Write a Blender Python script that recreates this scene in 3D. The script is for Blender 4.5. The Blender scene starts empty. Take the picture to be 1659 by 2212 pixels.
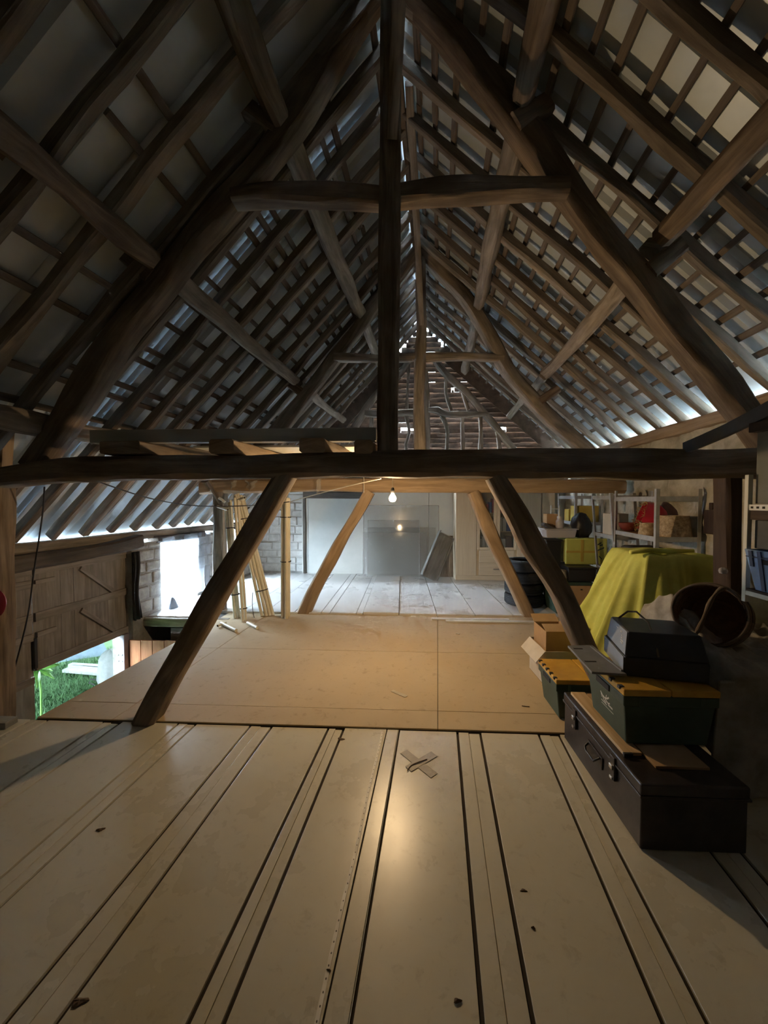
import bpy, math, random
from mathutils import Vector, Matrix, Euler

# ------------------------------------------------------------------ camera, world, exposure
SC = bpy.context.scene
COL = SC.collection
FPX = 831.0                       # focal length in pixels of the 1659 x 2212 frame
YAW, PITCH, EYE = math.radians(2.8), math.radians(-1.86), 1.6
cam_d = bpy.data.cameras.new('camera')
cam = bpy.data.objects.new('camera', cam_d)
COL.objects.link(cam)
cam.location = (0, 0, EYE)
cam.rotation_euler = (math.radians(90) + PITCH, 0, YAW)
cam_d.sensor_fit = 'VERTICAL'
cam_d.sensor_height = 24.0
cam_d.lens = FPX / 2212.0 * 24.0
cam_d.clip_start, cam_d.clip_end = 0.02, 300
SC.camera = cam
SC.view_settings.view_transform = 'Standard'
SC.view_settings.look = 'None'
SC.view_settings.gamma = 1.0
SC.view_settings.use_curve_mapping = False
SC.view_settings.exposure = 0.35
SC.cycles.use_denoising = True
SC.cycles.use_light_tree = False
SC.cycles.use_adaptive_sampling = True
SC.cycles.adaptive_threshold = 0.15
SC.cycles.max_bounces = 6
SC.cycles.diffuse_bounces = 4
SC.cycles.sample_clamp_indirect = 6.0
SC.cycles.caustics_reflective = False
SC.cycles.caustics_refractive = False

SKY_STRENGTH = 72.0
BULB_STRENGTH = 1080.0
world = bpy.data.worlds.new('overcast_sky')
SC.world = world
world.use_nodes = True
_bg = world.node_tree.nodes['Background']
_bg.inputs[0].default_value = (0.72, 0.87, 1.0, 1)
_bg.inputs[1].default_value = SKY_STRENGTH

def portal(center, normal, up, w, h):
    """a light portal: tells the sampler where an opening lets the sky in"""
    l = bpy.data.lights.new('sky_portal', 'AREA')
    l.shape = 'RECTANGLE'; l.size = w; l.size_y = h
    l.cycles.is_portal = True
    o = bpy.data.objects.new('sky_portal', l)
    z = -Vector(normal).normalized(); y = Vector(up).normalized(); x = y.cross(z).normalized(); y = z.cross(x)
    o.matrix_world = Matrix.Translation(center) @ Matrix((x, y, z)).transposed().to_4x4()
    COL.objects.link(o)
    return o

# ------------------------------------------------------------------ place: axis of the barn is skewed 5 degrees from its trusses
SK = 0.0893
RU, RZ = -0.33, 5.10              # ridge
SLL, SLR = 1.075, 0.885            # slopes left and right
UL, UR = -3.9, 2.62               # inner faces of the long walls
Y1, Y2, Y3 = 2.68, 5.35, 8.05     # trusses and gable
YN = -2.4                         # wall behind the viewer
GROUND = -2.0
R3 = Euler((math.radians(90) + PITCH, 0, YAW)).to_matrix()

def W(u, y, z):
    return Vector((u + SK * y, y, z))
def ray(px, py):
    return R3 @ Vector(((px - 829.5) / FPX, (1106 - py) / FPX, -1.0))
def at(px, py, y):
    d = ray(px, py)
    return Vector((0, 0, EYE)) + d * (y / d.y)
def flo(px, py, z=0.0):
    d = ray(px, py)
    return Vector((0, 0, EYE)) + d * ((z - EYE) / d.z)
def onx(px, py, x):
    d = ray(px, py)
    return Vector((0, 0, EYE)) + d * (x / d.x)
def yu(px, u, py=1200):        # depth at which a pixel column meets the upright plane u
    d = ray(px, py)
    return u / (d.x / d.y - SK)
def zl(u):                        # rafter plane heights
    return RZ - SLL * (RU - u)
def zr(u):
    return RZ - SLR * (u - RU)

# ------------------------------------------------------------------ materials
def nmat(name):
    m = bpy.data.materials.new(name)
    m.use_nodes = True
    nt = m.node_tree
    return m, nt, nt.nodes['Principled BSDF']
def C4(c):
    return (c[0], c[1], c[2], 1)
def link(nt, a, b):
    nt.links.new(a, b)
def vec_uv(nt, scale, uv=True, rnd=True):
    tc = nt.nodes.new('ShaderNodeTexCoord')
    mp = nt.nodes.new('ShaderNodeMapping')
    mp.inputs['Scale'].default_value = scale
    link(nt, tc.outputs['UV' if uv else 'Object'], mp.inputs['Vector'])
    if rnd:
        oi = nt.nodes.new('ShaderNodeObjectInfo')
        mu = nt.nodes.new('ShaderNodeMath'); mu.operation = 'MULTIPLY'; mu.inputs[1].default_value = 37.0
        link(nt, oi.outputs['Random'], mu.inputs[0])
        cb = nt.nodes.new('ShaderNodeCombineXYZ')
        for i in range(3):
            link(nt, mu.outputs[0], cb.inputs[i])
        link(nt, cb.outputs[0], mp.inputs['Location'])
    return mp.outputs['Vector']
def noise(nt, vec, scale=1.0, detail=5, rough=0.6, dist=0.0):
    n = nt.nodes.new('ShaderNodeTexNoise')
    n.inputs['Scale'].default_value = scale
    n.inputs['Detail'].default_value = detail
    n.inputs['Roughness'].default_value = rough
    n.inputs['Distortion'].default_value = dist
    link(nt, vec, n.inputs['Vector'])
    return n.outputs['Fac']
def ramp(nt, fac, stops):
    r = nt.nodes.new('ShaderNodeValToRGB')
    el = r.color_ramp.elements
    while len(el) < len(stops):
        el.new(0.5)
    for e, (p, c) in zip(el, stops):
        e.position = p; e.color = C4(c)
    link(nt, fac, r.inputs['Fac'])
    return r.outputs['Color']
def mixc(nt, fac, a, b, mode='MIX'):
    m = nt.nodes.new('ShaderNodeMix'); m.data_type = 'RGBA'; m.blend_type = mode
    for sock, v in ((m.inputs[0], fac), (m.inputs[6], a), (m.inputs[7], b)):
        if hasattr(v, 'links'):
            link(nt, v, sock)
        elif isinstance(v, (int, float)):
            sock.default_value = v
        else:
            sock.default_value = C4(v)
    return m.outputs[2]
def bump(nt, bs, h, strength=0.3, dist=0.01):
    b = nt.nodes.new('ShaderNodeBump')
    b.inputs['Strength'].default_value = strength
    b.inputs['Distance'].default_value = dist
    link(nt, h, b.inputs['Height'])
    link(nt, b.outputs[0], bs.inputs['Normal'])
def wood(name, dark, light, rough=0.75, grain=22, bmp=0.5, patch=0.35):
    m, nt, bs = nmat(name)
    v = vec_uv(nt, (1.6, grain, 1))
    g = noise(nt, v, 1.0, 6, 0.65, 0.6)
    col = ramp(nt, g, [(0.28, dark), (0.72, light)])
    v2 = vec_uv(nt, (1.5, 3.0, 1))
    p = noise(nt, v2, 1.3, 3, 0.6)
    dk = tuple(c * 0.45 for c in dark)
    pr = ramp(nt, p, [(0.36, (1, 1, 1)), (0.62, (0, 0, 0))])
    mm = nt.nodes.new('ShaderNodeMath'); mm.operation = 'MULTIPLY'; mm.inputs[1].default_value = patch
    link(nt, pr, mm.inputs[0])
    col = mixc(nt, mm.outputs[0], col, dk)
    link(nt, col, bs.inputs['Base Color'])
    bs.inputs['Roughness'].default_value = rough
    bs.inputs['Specular IOR Level'].default_value = 0.3
    bump(nt, bs, g, bmp, 0.008)
    return m
def noisy(name, c1, c2, scale=6, rough=0.6, bmp=0.0, metal=0.0, detail=4, spec=0.5, obj=True, dist=0.01):
    m, nt, bs = nmat(name)
    v = vec_uv(nt, (1, 1, 1), uv=not obj)
    g = noise(nt, v, scale, detail, 0.6)
    link(nt, ramp(nt, g, [(0.32, c1), (0.68, c2)]), bs.inputs['Base Color'])
    bs.inputs['Roughness'].default_value = rough
    bs.inputs['Metallic'].default_value = metal
    bs.inputs['Specular IOR Level'].default_value = spec
    if bmp:
        bump(nt, bs, g, bmp, dist)
    return m
def plain(name, c, rough=0.5, metal=0.0, spec=0.5):
    k = 0.86
    return noisy(name, tuple(x * k for x in c), c, 9, rough, 0, metal, 3, spec)

M = {}
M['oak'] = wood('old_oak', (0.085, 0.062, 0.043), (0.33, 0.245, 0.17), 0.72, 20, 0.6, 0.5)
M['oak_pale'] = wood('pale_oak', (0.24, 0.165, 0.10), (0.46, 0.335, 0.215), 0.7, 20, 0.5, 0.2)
M['oak_grey'] = wood('grey_weathered_oak', (0.14, 0.118, 0.095), (0.46, 0.39, 0.32), 0.8, 16, 0.7, 0.4)
M['rafter'] = wood('rafter_wood', (0.10, 0.081, 0.063), (0.33, 0.272, 0.215), 0.8, 18, 0.6, 0.4)
M['lath'] = wood('lath_wood', (0.095, 0.078, 0.064), (0.26, 0.215, 0.18), 0.85, 30, 0.4, 0.3)
M['lintel'] = wood('dark_lintel', (0.05, 0.04, 0.035), (0.15, 0.125, 0.10), 0.8, 14, 0.7, 0.5)
M['planks'] = wood('weathered_door_plank', (0.19, 0.165, 0.145), (0.40, 0.355, 0.31), 0.85, 26, 0.4, 0.35)
M['brownplank'] = wood('brown_stained_plank', (0.25, 0.085, 0.035), (0.45, 0.19, 0.09), 0.6, 24, 0.3, 0.2)
M['newwood'] = wood('sawn_softwood', (0.48, 0.32, 0.17), (0.68, 0.50, 0.30), 0.65, 26, 0.2, 0.05)
M['beech'] = wood('pale_beech_veneer', (0.68, 0.55, 0.38), (0.80, 0.68, 0.50), 0.5, 30, 0.05, 0.02)
M['paleplank'] = wood('pale_grey_painted_plank', (0.42, 0.42, 0.39), (0.58, 0.58, 0.54), 0.6, 12, 0.2, 0.15)
M['greyboard'] = wood('grey_old_board', (0.20, 0.20, 0.19), (0.42, 0.42, 0.40), 0.75, 12, 0.4, 0.35)

def panel_mat(name, base, dirt, ply=False, amt=0.45):
    m, nt, bs = nmat(name)
    v = vec_uv(nt, (1, 1, 1), uv=False)
    a = noise(nt, v, 1.6, 6, 0.62)
    b = noise(nt, v, 14.0, 7, 0.72, 0.5)
    col = ramp(nt, a, [(0.22, tuple(x * 0.86 for x in base)), (0.78, base)])
    k = ramp(nt, b, [(0.56, (0, 0, 0)), (0.80, (1, 1, 1))])
    mm = nt.nodes.new('ShaderNodeMath'); mm.operation = 'MULTIPLY'; mm.inputs[1].default_value = amt
    link(nt, k, mm.inputs[0])
    col = mixc(nt, mm.outputs[0], col, dirt)
    s = noise(nt, v, 42, 3, 0.7)
    k2 = ramp(nt, s, [(0.70, (0, 0, 0)), (0.76, (1, 1, 1))])
    mm2 = nt.nodes.new('ShaderNodeMath'); mm2.operation = 'MULTIPLY'; mm2.inputs[1].default_value = amt * 0.35
    link(nt, k2, mm2.inputs[0])
    col = mixc(nt, mm2.outputs[0], col, tuple(x * 0.5 for x in dirt))
    link(nt, col, bs.inputs['Base Color'])
    rr = nt.nodes.new('ShaderNodeMapRange')
    rr.inputs['To Min'].default_value = 0.62 if ply else 0.17
    rr.inputs['To Max'].default_value = 0.85 if ply else 0.42
    link(nt, a, rr.inputs['Value'])
    link(nt, rr.outputs[0], bs.inputs['Roughness'])
    bs.inputs['Specular IOR Level'].default_value = 0.25 if ply else 0.6
    bump(nt, bs, b, 0.08, 0.004)
    return m
M['panel'] = panel_mat('dusty_white_panel', (0.68, 0.645, 0.52), (0.34, 0.29, 0.20), False, 0.6)
M['ply'] = panel_mat('worn_hardboard', (0.54, 0.425, 0.27), (0.25, 0.175, 0.105), True, 0.75)
M['farpanel'] = panel_mat('pale_painted_board', (0.78, 0.78, 0.77), (0.60, 0.58, 0.54), False, 0.08)
M['groove'] = plain('dark_groove', (0.035, 0.026, 0.018), 0.9)
M['sheet'] = noisy('grey_metal_roof_sheet', (0.54, 0.61, 0.66), (0.70, 0.77, 0.82), 2.2, 0.42, 0.04, 0.25, 4, 0.5)
M['tile'] = noisy('old_clay_tile', (0.065, 0.044, 0.032), (0.16, 0.108, 0.075), 7, 0.9, 0.6, 0, 6)
M['stone'] = noisy('rough_stone_block', (0.26, 0.25, 0.235), (0.50, 0.48, 0.44), 9, 0.95, 0.9, 0, 8, 0.2, True, 0.02)
M['mortar'] = noisy('mortar', (0.22, 0.21, 0.19), (0.34, 0.32, 0.29), 12, 0.95, 0.6, 0, 5, 0.2)
M['whitestone'] = noisy('whitewashed_stone', (0.58, 0.59, 0.58), (0.80, 0.81, 0.80), 7, 0.9, 0.8, 0, 6, 0.2, True, 0.02)
M['limewash'] = noisy('flaking_limewash', (0.30, 0.27, 0.20), (0.66, 0.62, 0.52), 4, 0.95, 0.9, 0, 8, 0.2, True, 0.03)
M['whiteboard'] = noisy('white_painted_board', (0.74, 0.77, 0.74), (0.82, 0.84, 0.81), 3, 0.5, 0.03)
M['darkroom'] = noisy('dark_render', (0.10, 0.09, 0.08), (0.17, 0.155, 0.14), 4, 0.95, 0.3)
M['earth'] = noisy('earth_floor', (0.08, 0.065, 0.05), (0.15, 0.125, 0.10), 4, 1.0, 0.5)
M['yard'] = noisy('pale_concrete_yard', (0.58, 0.58, 0.56), (0.68, 0.68, 0.66), 2, 0.95)
M['grass'] = noisy('lawn', (0.026, 0.055, 0.02), (0.05, 0.10, 0.04), 5, 1.0, 0.5, 0, 8, 0.1)
M['blade'] = noisy('grass_blade', (0.035, 0.085, 0.03), (0.07, 0.155, 0.055), 3, 0.8)
M['leaf'] = noisy('leaf_green', (0.08, 0.22, 0.03), (0.16, 0.36, 0.07), 8, 0.5)
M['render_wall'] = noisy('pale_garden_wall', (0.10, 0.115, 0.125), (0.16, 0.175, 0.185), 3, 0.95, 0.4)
M['slate'] = noisy('slate_blue_sheet', (0.07, 0.10, 0.13), (0.11, 0.15, 0.18), 5, 0.5)
M['white'] = plain('white_plastic', (0.75, 0.75, 0.73), 0.4)
M['cream'] = noisy('cream_plastic_pipe', (0.70, 0.64, 0.48), (0.82, 0.77, 0.62), 5, 0.38)
M['black'] = plain('black_plastic', (0.018, 0.018, 0.02), 0.42)
M['blackmatt'] = plain('matt_black', (0.02, 0.02, 0.02), 0.8)
M['rubber'] = noisy('tyre_rubber', (0.014, 0.014, 0.016), (0.03, 0.03, 0.033), 14, 0.65, 0.2)
M['cable'] = plain('black_cable', (0.02, 0.02, 0.022), 0.5)
M['whitecable'] = plain('white_cable', (0.7, 0.66, 0.56), 0.5)
M['green'] = noisy('dark_green_plastic', (0.028, 0.055, 0.04), (0.045, 0.08, 0.058), 7, 0.42, 0.03)
M['yellow'] = noisy('dusty_yellow_plastic', (0.50, 0.27, 0.03), (0.66, 0.37, 0.05), 6, 0.5, 0.03)
M['lime'] = noisy('lime_plastic', (0.50, 0.56, 0.14), (0.62, 0.66, 0.19), 5, 0.45)
M['limecloth'] = noisy('lime_green_cloth', (0.54, 0.58, 0.14), (0.64, 0.67, 0.19), 12, 0.95, 0.15, 0, 5, 0.1)
M['trunk'] = noisy('worn_dark_steel', (0.022, 0.018, 0.017), (0.062, 0.05, 0.046), 7, 0.42, 0.15, 0.45, 6)
M['steel'] = noisy('bright_steel', (0.45, 0.45, 0.46), (0.62, 0.62, 0.63), 8, 0.3, 0, 0.9)
M['galv'] = noisy('galvanised_steel', (0.46, 0.48, 0.50), (0.60, 0.62, 0.64), 16, 0.45, 0, 0.5)
M['card'] = noisy('cardboard', (0.38, 0.245, 0.13), (0.47, 0.315, 0.175), 5, 0.85, 0.05)
M['cardin'] = noisy('cardboard_inside', (0.30, 0.19, 0.10), (0.37, 0.245, 0.135), 5, 0.9)
M['whitecard'] = noisy('printed_white_card', (0.52, 0.47, 0.38), (0.66, 0.61, 0.52), 4, 0.7)
M['casegrey'] = noisy('blue_grey_plastic', (0.24, 0.29, 0.36), (0.30, 0.35, 0.43), 7, 0.45)
M['flap'] = noisy('grey_plastic', (0.15, 0.16, 0.18), (0.21, 0.22, 0.24), 7, 0.5)
M['casedark'] = noisy('charcoal_plastic', (0.022, 0.024, 0.03), (0.038, 0.04, 0.048), 8, 0.5)
M['blanket'] = noisy('grey_blanket', (0.22, 0.205, 0.175), (0.44, 0.41, 0.36), 7, 1.0, 0.5, 0, 6, 0.05)
M['wicker'] = wood('dark_wicker', (0.08, 0.045, 0.025), (0.30, 0.17, 0.09), 0.6, 60, 0.6, 0.3)
M['wickerpale'] = noisy('pale_wicker', (0.30, 0.21, 0.12), (0.60, 0.47, 0.31), 40, 0.8, 0.8, 0, 3)
M['bluecrate'] = noisy('blue_crate_plastic', (0.20, 0.34, 0.68), (0.26, 0.42, 0.76), 5, 0.45)
M['bluerib'] = plain('dark_blue_plastic', (0.025, 0.045, 0.13), 0.45)
M['red'] = noisy('crimson_lacquer', (0.42, 0.015, 0.035), (0.55, 0.03, 0.06), 5, 0.32)
M['maroon'] = noisy('maroon_lacquer', (0.16, 0.03, 0.02), (0.24, 0.05, 0.035), 5, 0.4)
M['straw'] = noisy('straw', (0.36, 0.25, 0.08), (0.55, 0.42, 0.18), 20, 0.9)
M['yellowcard'] = noisy('mustard_card', (0.46, 0.34, 0.06), (0.56, 0.43, 0.10), 6, 0.7)
M['greygreen'] = noisy('olive_grey_board', (0.17, 0.165, 0.125), (0.23, 0.22, 0.175), 6, 0.7)
M['charboard'] = noisy('charcoal_board', (0.07, 0.072, 0.075), (0.10, 0.10, 0.105), 6, 0.7)
M['darkbrown'] = wood('dark_brown_board', (0.035, 0.02, 0.013), (0.09, 0.055, 0.035), 0.7, 20, 0.3, 0.3)
M['tape'] = noisy('grey_duct_tape', (0.27, 0.245, 0.20), (0.36, 0.33, 0.275), 20, 0.45, 0.2)
M['debris'] = noisy('brown_debris', (0.09, 0.06, 0.035), (0.20, 0.14, 0.085), 30, 0.9)
M['paper'] = noisy('torn_paper', (0.42, 0.36, 0.25), (0.58, 0.51, 0.38), 10, 0.8)
M['maroonpad'] = noisy('dusty_red_vinyl', (0.22, 0.015, 0.03), (0.32, 0.03, 0.05), 6, 0.45)
M['blueb'] = plain('blue_book', (0.05, 0.12, 0.42), 0.5)
M['dullwhite'] = noisy('weathered_white', (0.16, 0.17, 0.17), (0.24, 0.25, 0.25), 5, 0.8)
M['whiteb'] = plain('white_book', (0.70, 0.70, 0.68), 0.5)
M['redb'] = plain('red_book', (0.45, 0.05, 0.10), 0.5)
M['brownb'] = plain('brown_book', (0.16, 0.08, 0.05), 0.5)
M['purple'] = noisy('purple_grey_paint', (0.20, 0.17, 0.20), (0.30, 0.26, 0.30), 6, 0.7, 0.2)

def clear_mat(name, tint, diff, rough, alpha_t):
    m, nt, bs = nmat(name)
    out = nt.nodes['Material Output']
    tr = nt.nodes.new('ShaderNodeBsdfTransparent'); tr.inputs[0].default_value = C4(tint)
    bs.inputs['Base Color'].default_value = C4(diff); bs.inputs['Roughness'].default_value = rough
    v = vec_uv(nt, (1, 1, 1), uv=False)
    n = noise(nt, v, 3.0, 4, 0.6)
    mr = nt.nodes.new('ShaderNodeMapRange')
    mr.inputs['To Min'].default_value = max(0, alpha_t - 0.04); mr.inputs['To Max'].default_value = min(1, alpha_t + 0.04)
    link(nt, n, mr.inputs['Value'])
    mx = nt.nodes.new('ShaderNodeMixShader')
    link(nt, mr.outputs[0], mx.inputs[0]); link(nt, bs.outputs[0], mx.inputs[1]); link(nt, tr.outputs[0], mx.inputs[2])
    link(nt, mx.outputs[0], out.inputs[0])
    return m
M['glass'] = clear_mat('dusty_glass', (0.98, 0.985, 0.98), (0.72, 0.73, 0.70), 0.06, 0.86)
def film_mat(name, tint, diff, alpha_t):
    m, nt, bs = nmat(name)
    out = nt.nodes['Material Output']
    tr = nt.nodes.new('ShaderNodeBsdfTransparent'); tr.inputs[0].default_value = C4(tint)
    tl = nt.nodes.new('ShaderNodeBsdfTranslucent'); tl.inputs[0].default_value = C4(diff)
    bs.inputs['Base Color'].default_value = C4(diff); bs.inputs['Roughness'].default_value = 0.25
    v = vec_uv(nt, (1, 1, 1), uv=False); n = noise(nt, v, 3.0, 4, 0.6)
    mr = nt.nodes.new('ShaderNodeMapRange')
    mr.inputs['To Min'].default_value = max(0, alpha_t - 0.15); mr.inputs['To Max'].default_value = min(1, alpha_t + 0.15)
    link(nt, n, mr.inputs['Value'])
    m1 = nt.nodes.new('ShaderNodeMixShader'); m1.inputs[0].default_value = 0.6
    link(nt, bs.outputs[0], m1.inputs[1]); link(nt, tl.outputs[0], m1.inputs[2])
    mx = nt.nodes.new('ShaderNodeMixShader')
    link(nt, mr.outputs[0], mx.inputs[0]); link(nt, m1.outputs[0], mx.inputs[1]); link(nt, tr.outputs[0], mx.inputs[2])
    link(nt, mx.outputs[0], out.inputs[0])
    return m
M['curtain'] = film_mat('polythene_curtain', (0.97, 0.98, 1.0), (0.80, 0.84, 0.9), 0.72)
M['film'] = clear_mat('polythene_film', (0.98, 0.99, 1.0), (0.74, 0.76, 0.76), 0.18, 0.84)
M['film2'] = clear_mat('cloudy_polythene', (0.97, 0.97, 0.97), (0.74, 0.72, 0.70), 0.12, 0.72)
M['cabglass'] = clear_mat('cabinet_glass', (0.92, 0.94, 0.94), (0.25, 0.27, 0.28), 0.03, 0.82)
M['cleartub'] = clear_mat('clear_tub_plastic', (0.85, 0.85, 0.9), (0.62, 0.62, 0.66), 0.2, 0.30)

def emit(name, col, s):
    m, nt, bs = nmat(name)
    bs.inputs['Base Color'].default_value = C4(col)
    bs.inputs['Emission Color'].default_value = C4(col)
    bs.inputs['Emission Strength'].default_value = s
    return m
M['bulb'] = emit('lit_bulb_glass', (1.0, 0.69, 0.37), BULB_STRENGTH)

def tape_measure():
    m, nt, bs = nmat('perforated_white_strip')
    tc = nt.nodes.new('ShaderNodeTexCoord')
    sp = nt.nodes.new('ShaderNodeSeparateXYZ'); link(nt, tc.outputs['UV'], sp.inputs[0])
    def math1(op, a, b):
        n = nt.nodes.new('ShaderNodeMath'); n.operation = op
        for s, v in ((n.inputs[0], a), (n.inputs[1], b)):
            if hasattr(v, 'links'): link(nt, v, s)
            else: s.default_value = v
        return n.outputs[0]
    fu = math1('SUBTRACT', math1('FRACT', math1('MULTIPLY', sp.outputs[0], 28.0), 0), 0.5)
    fv = math1('SUBTRACT', math1('FRACT', math1('MULTIPLY', sp.outputs[1], 1.0), 0), 0.5)
    d = math1('ADD', math1('MULTIPLY', fu, fu), math1('MULTIPLY', fv, math1('MULTIPLY', fv, 0.35)))
    hole = math1('LESS_THAN', d, 0.010)
    col = mixc(nt, hole, (0.78, 0.75, 0.66), (0.05, 0.04, 0.03))
    link(nt, col, bs.inputs['Base Color'])
    bs.inputs['Roughness'].default_value = 0.45
    return m
M['tapemeasure'] = tape_measure()

# ------------------------------------------------------------------ mesh builder
class MB:
    def __init__(s):
        s.v = []; s.f = []; s.uv = []
    def add(s, vs, fs, uvs=None):
        o = len(s.v)
        s.v += [Vector(p) for p in vs]
        for i, f in enumerate(fs):
            s.f.append([o + k for k in f])
            s.uv.append(uvs[i] if uvs else None)
        return s
    def hexa(s, p, uvoff=None):
        """p: 8 corners, bottom 0-3 (ccw), top 4-7; grain runs along the longest edge"""
        p = [Vector(q) for q in p]
        ax = [(p[1] - p[0]).length, (p[3] - p[0]).length, (p[4] - p[0]).length]
        lg = ax.index(max(ax))
        par = [(0, 0, 0), (1, 0, 0), (1, 1, 0), (0, 1, 0), (0, 0, 1), (1, 0, 1), (1, 1, 1), (0, 1, 1)]
        fs = [(3, 2, 1, 0), (4, 5, 6, 7), (0, 1, 5, 4), (1, 2, 6, 5), (2, 3, 7, 6), (3, 0, 4, 7)]
        uvs = []
        for f in fs:
            vary = [a for a in range(3) if len({par[k][a] for k in f}) > 1]
            a0 = lg if lg in vary else vary[0]
            a1 = [a for a in vary if a != a0][0]
            fix = [a for a in range(3) if a not in vary][0]
            uvs.append([(par[k][a0] * ax[a0], par[k][a1] * ax[a1] + fix * 0.37 + par[f[0]][fix] * 0.21) for k in f])
        return s.add(p, fs, uvs)
    def box(s, c, size, T=None, taper=1.0):
        """centre, size; T: optional matrix applied; taper scales the bottom"""
        cx, cy, cz = c; a, b, h = size[0] / 2, size[1] / 2, size[2] / 2
        t = taper
        p = [Vector((cx - a * t, cy - b * t, cz - h)), Vector((cx + a * t, cy - b * t, cz - h)), Vector((cx + a * t, cy + b * t, cz - h)), Vector((cx - a * t, cy + b * t, cz - h)),
             Vector((cx - a, cy - b, cz + h)), Vector((cx + a, cy - b, cz + h)), Vector((cx + a, cy + b, cz + h)), Vector((cx - a, cy + b, cz + h))]
        if T is not None:
            p = [T @ q for q in p]
        return s.hexa(p)
    def slab(s, u0, u1, y0, y1, z0, z1):
        """box in barn coordinates (skewed in plan)"""
        return s.hexa([W(u0, y0, z0), W(u1, y0, z0), W(u1, y1, z0), W(u0, y1, z0), W(u0, y0, z1), W(u1, y0, z1), W(u1, y1, z1), W(u0, y1, z1)])
    def sweep(s, path, a, b, hint=(0, 1, 0), jit=0.006, seed=0, step=0.13, cham=0.16, spline=True):
        """squared timber along a path; a: size across, b: size along hint; lists are interpolated"""
        rn = random.Random(seed * 7919 + 13)
        P = [Vector(p) for p in path]
        n = len(P)
        def cr(i, t):
            p0, p1, p2, p3 = P[max(i - 1, 0)], P[i], P[i + 1], P[min(i + 2, n - 1)]
            return 0.5 * ((2 * p1) + (p2 - p0) * t + (2 * p0 - 5 * p1 + 4 * p2 - p3) * t * t + (3 * p1 - p0 - 3 * p2 + p3) * t ** 3)
        L = []
        for i in range(n - 1):
            k = max(1, int((P[i + 1] - P[i]).length / step))
            for j in range(k):
                L.append(((i + j / k), cr(i, j / k) if spline and n > 2 else P[i].lerp(P[i + 1], j / k)))
        L.append((n - 1, P[-1]))
        def val(x, t):
            if isinstance(x, (int, float)):
                return x
            i = min(int(t), n - 2); f = t - i
            return x[i] * (1 - f) + x[i + 1] * f
        ph = [[(rn.uniform(0, 6.28), rn.uniform(2, 9)) for _ in range(3)] for _ in range(6)]
        def wob(k, x):
            return sum(math.sin(p + q * x) for p, q in ph[k]) / 3
        h = Vector(hint).normalized()
        dist = 0; rings = []; us = []
        for k, (t, p) in enumerate(L):
            q0 = L[max(k - 1, 0)][1]; q1 = L[min(k + 1, len(L) - 1)][1]
            tan = (q1 - q0).normalized()
            hh = (h - tan * h.dot(tan)).normalized()
            x = tan.cross(hh)
            if k:
                dist += (p - L[k - 1][1]).length
            aa = val(a, t) / 2 + jit * wob(0, dist); bb = val(b, t) / 2 + jit * wob(1, dist)
            ox, oy = jit * wob(2, dist), jit * wob(3, dist)
            c = cham * min(aa, bb) * 2 * (1 + 0.5 * wob(4, dist))
            sec = [(-aa + c, -bb), (aa - c, -bb), (aa, -bb + c), (aa, bb - c), (aa - c, bb), (-aa + c, bb), (-aa, bb - c), (-aa, -bb + c)]
            rings.append([p + x * (sx + ox) + hh * (sy + oy) for sx, sy in sec])
            us.append(dist)
        per = [0]
        r0 = rings[0]
        for k in range(8):
            per.append(per[-1] + (r0[(k + 1) % 8] - r0[k]).length)
        vs = [q for r in rings for q in r]
        fs = []; uv = []
        off = rn.uniform(0, 5)
        for i in range(len(rings) - 1):
            for k in range(8):
                fs.append((i * 8 + k, i * 8 + (k + 1) % 8, (i + 1) * 8 + (k + 1) % 8, (i + 1) * 8 + k))
                uv.append([(us[i] + off, per[k]), (us[i] + off, per[k + 1]), (us[i + 1] + off, per[k + 1]), (us[i + 1] + off, per[k])])
        e = (len(rings) - 1) * 8
        fs.append(tuple(range(7, -1, -1))); uv.append([(0.02 * q, 0.05 * q) for q in range(8)])
        fs.append(tuple(e + k for k in range(8))); uv.append([(0.02 * q, 0.05 * q) for q in range(8)])
        return s.add(vs, fs, uv)
    def tube(s, path, r, n=8, cap=True):
        P = [Vector(p) for p in path]
        ref = Vector((0.31, 0.2, 0.93))
        vs = []; d = 0; ds = []
        for i, p in enumerate(P):
            tan = (P[min(i + 1, len(P) - 1)] - P[max(i - 1, 0)]).normalized()
            x = tan.cross(ref)
            if x.length < 1e-3:
                x = tan.cross(Vector((1, 0, 0)))
            x.normalize(); y = tan.cross(x)
            rr = r[i] if isinstance(r, (list, tuple)) else r
            if i:
                d += (p - P[i - 1]).length
            ds.append(d)
            vs += [p + (x * math.cos(2 * math.pi * k / n) + y * math.sin(2 * math.pi * k / n)) * rr for k in range(n)]
        fs = []; uv = []
        for i in range(len(P) - 1):
            for k in range(n):
                k2 = (k + 1) % n
                fs.append((i * n + k, i * n + k2, (i + 1) * n + k2, (i + 1) * n + k))
                uv.append([(ds[i], k / n), (ds[i], (k + 1) / n), (ds[i + 1], (k + 1) / n), (ds[i + 1], k / n)])
        if cap:
            fs.append(tuple(range(n - 1, -1, -1))); uv.append(None)
            e = (len(P) - 1) * n
            fs.append(tuple(e + k for k in range(n))); uv.append(None)
        return s.add(vs, fs, uv)
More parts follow.
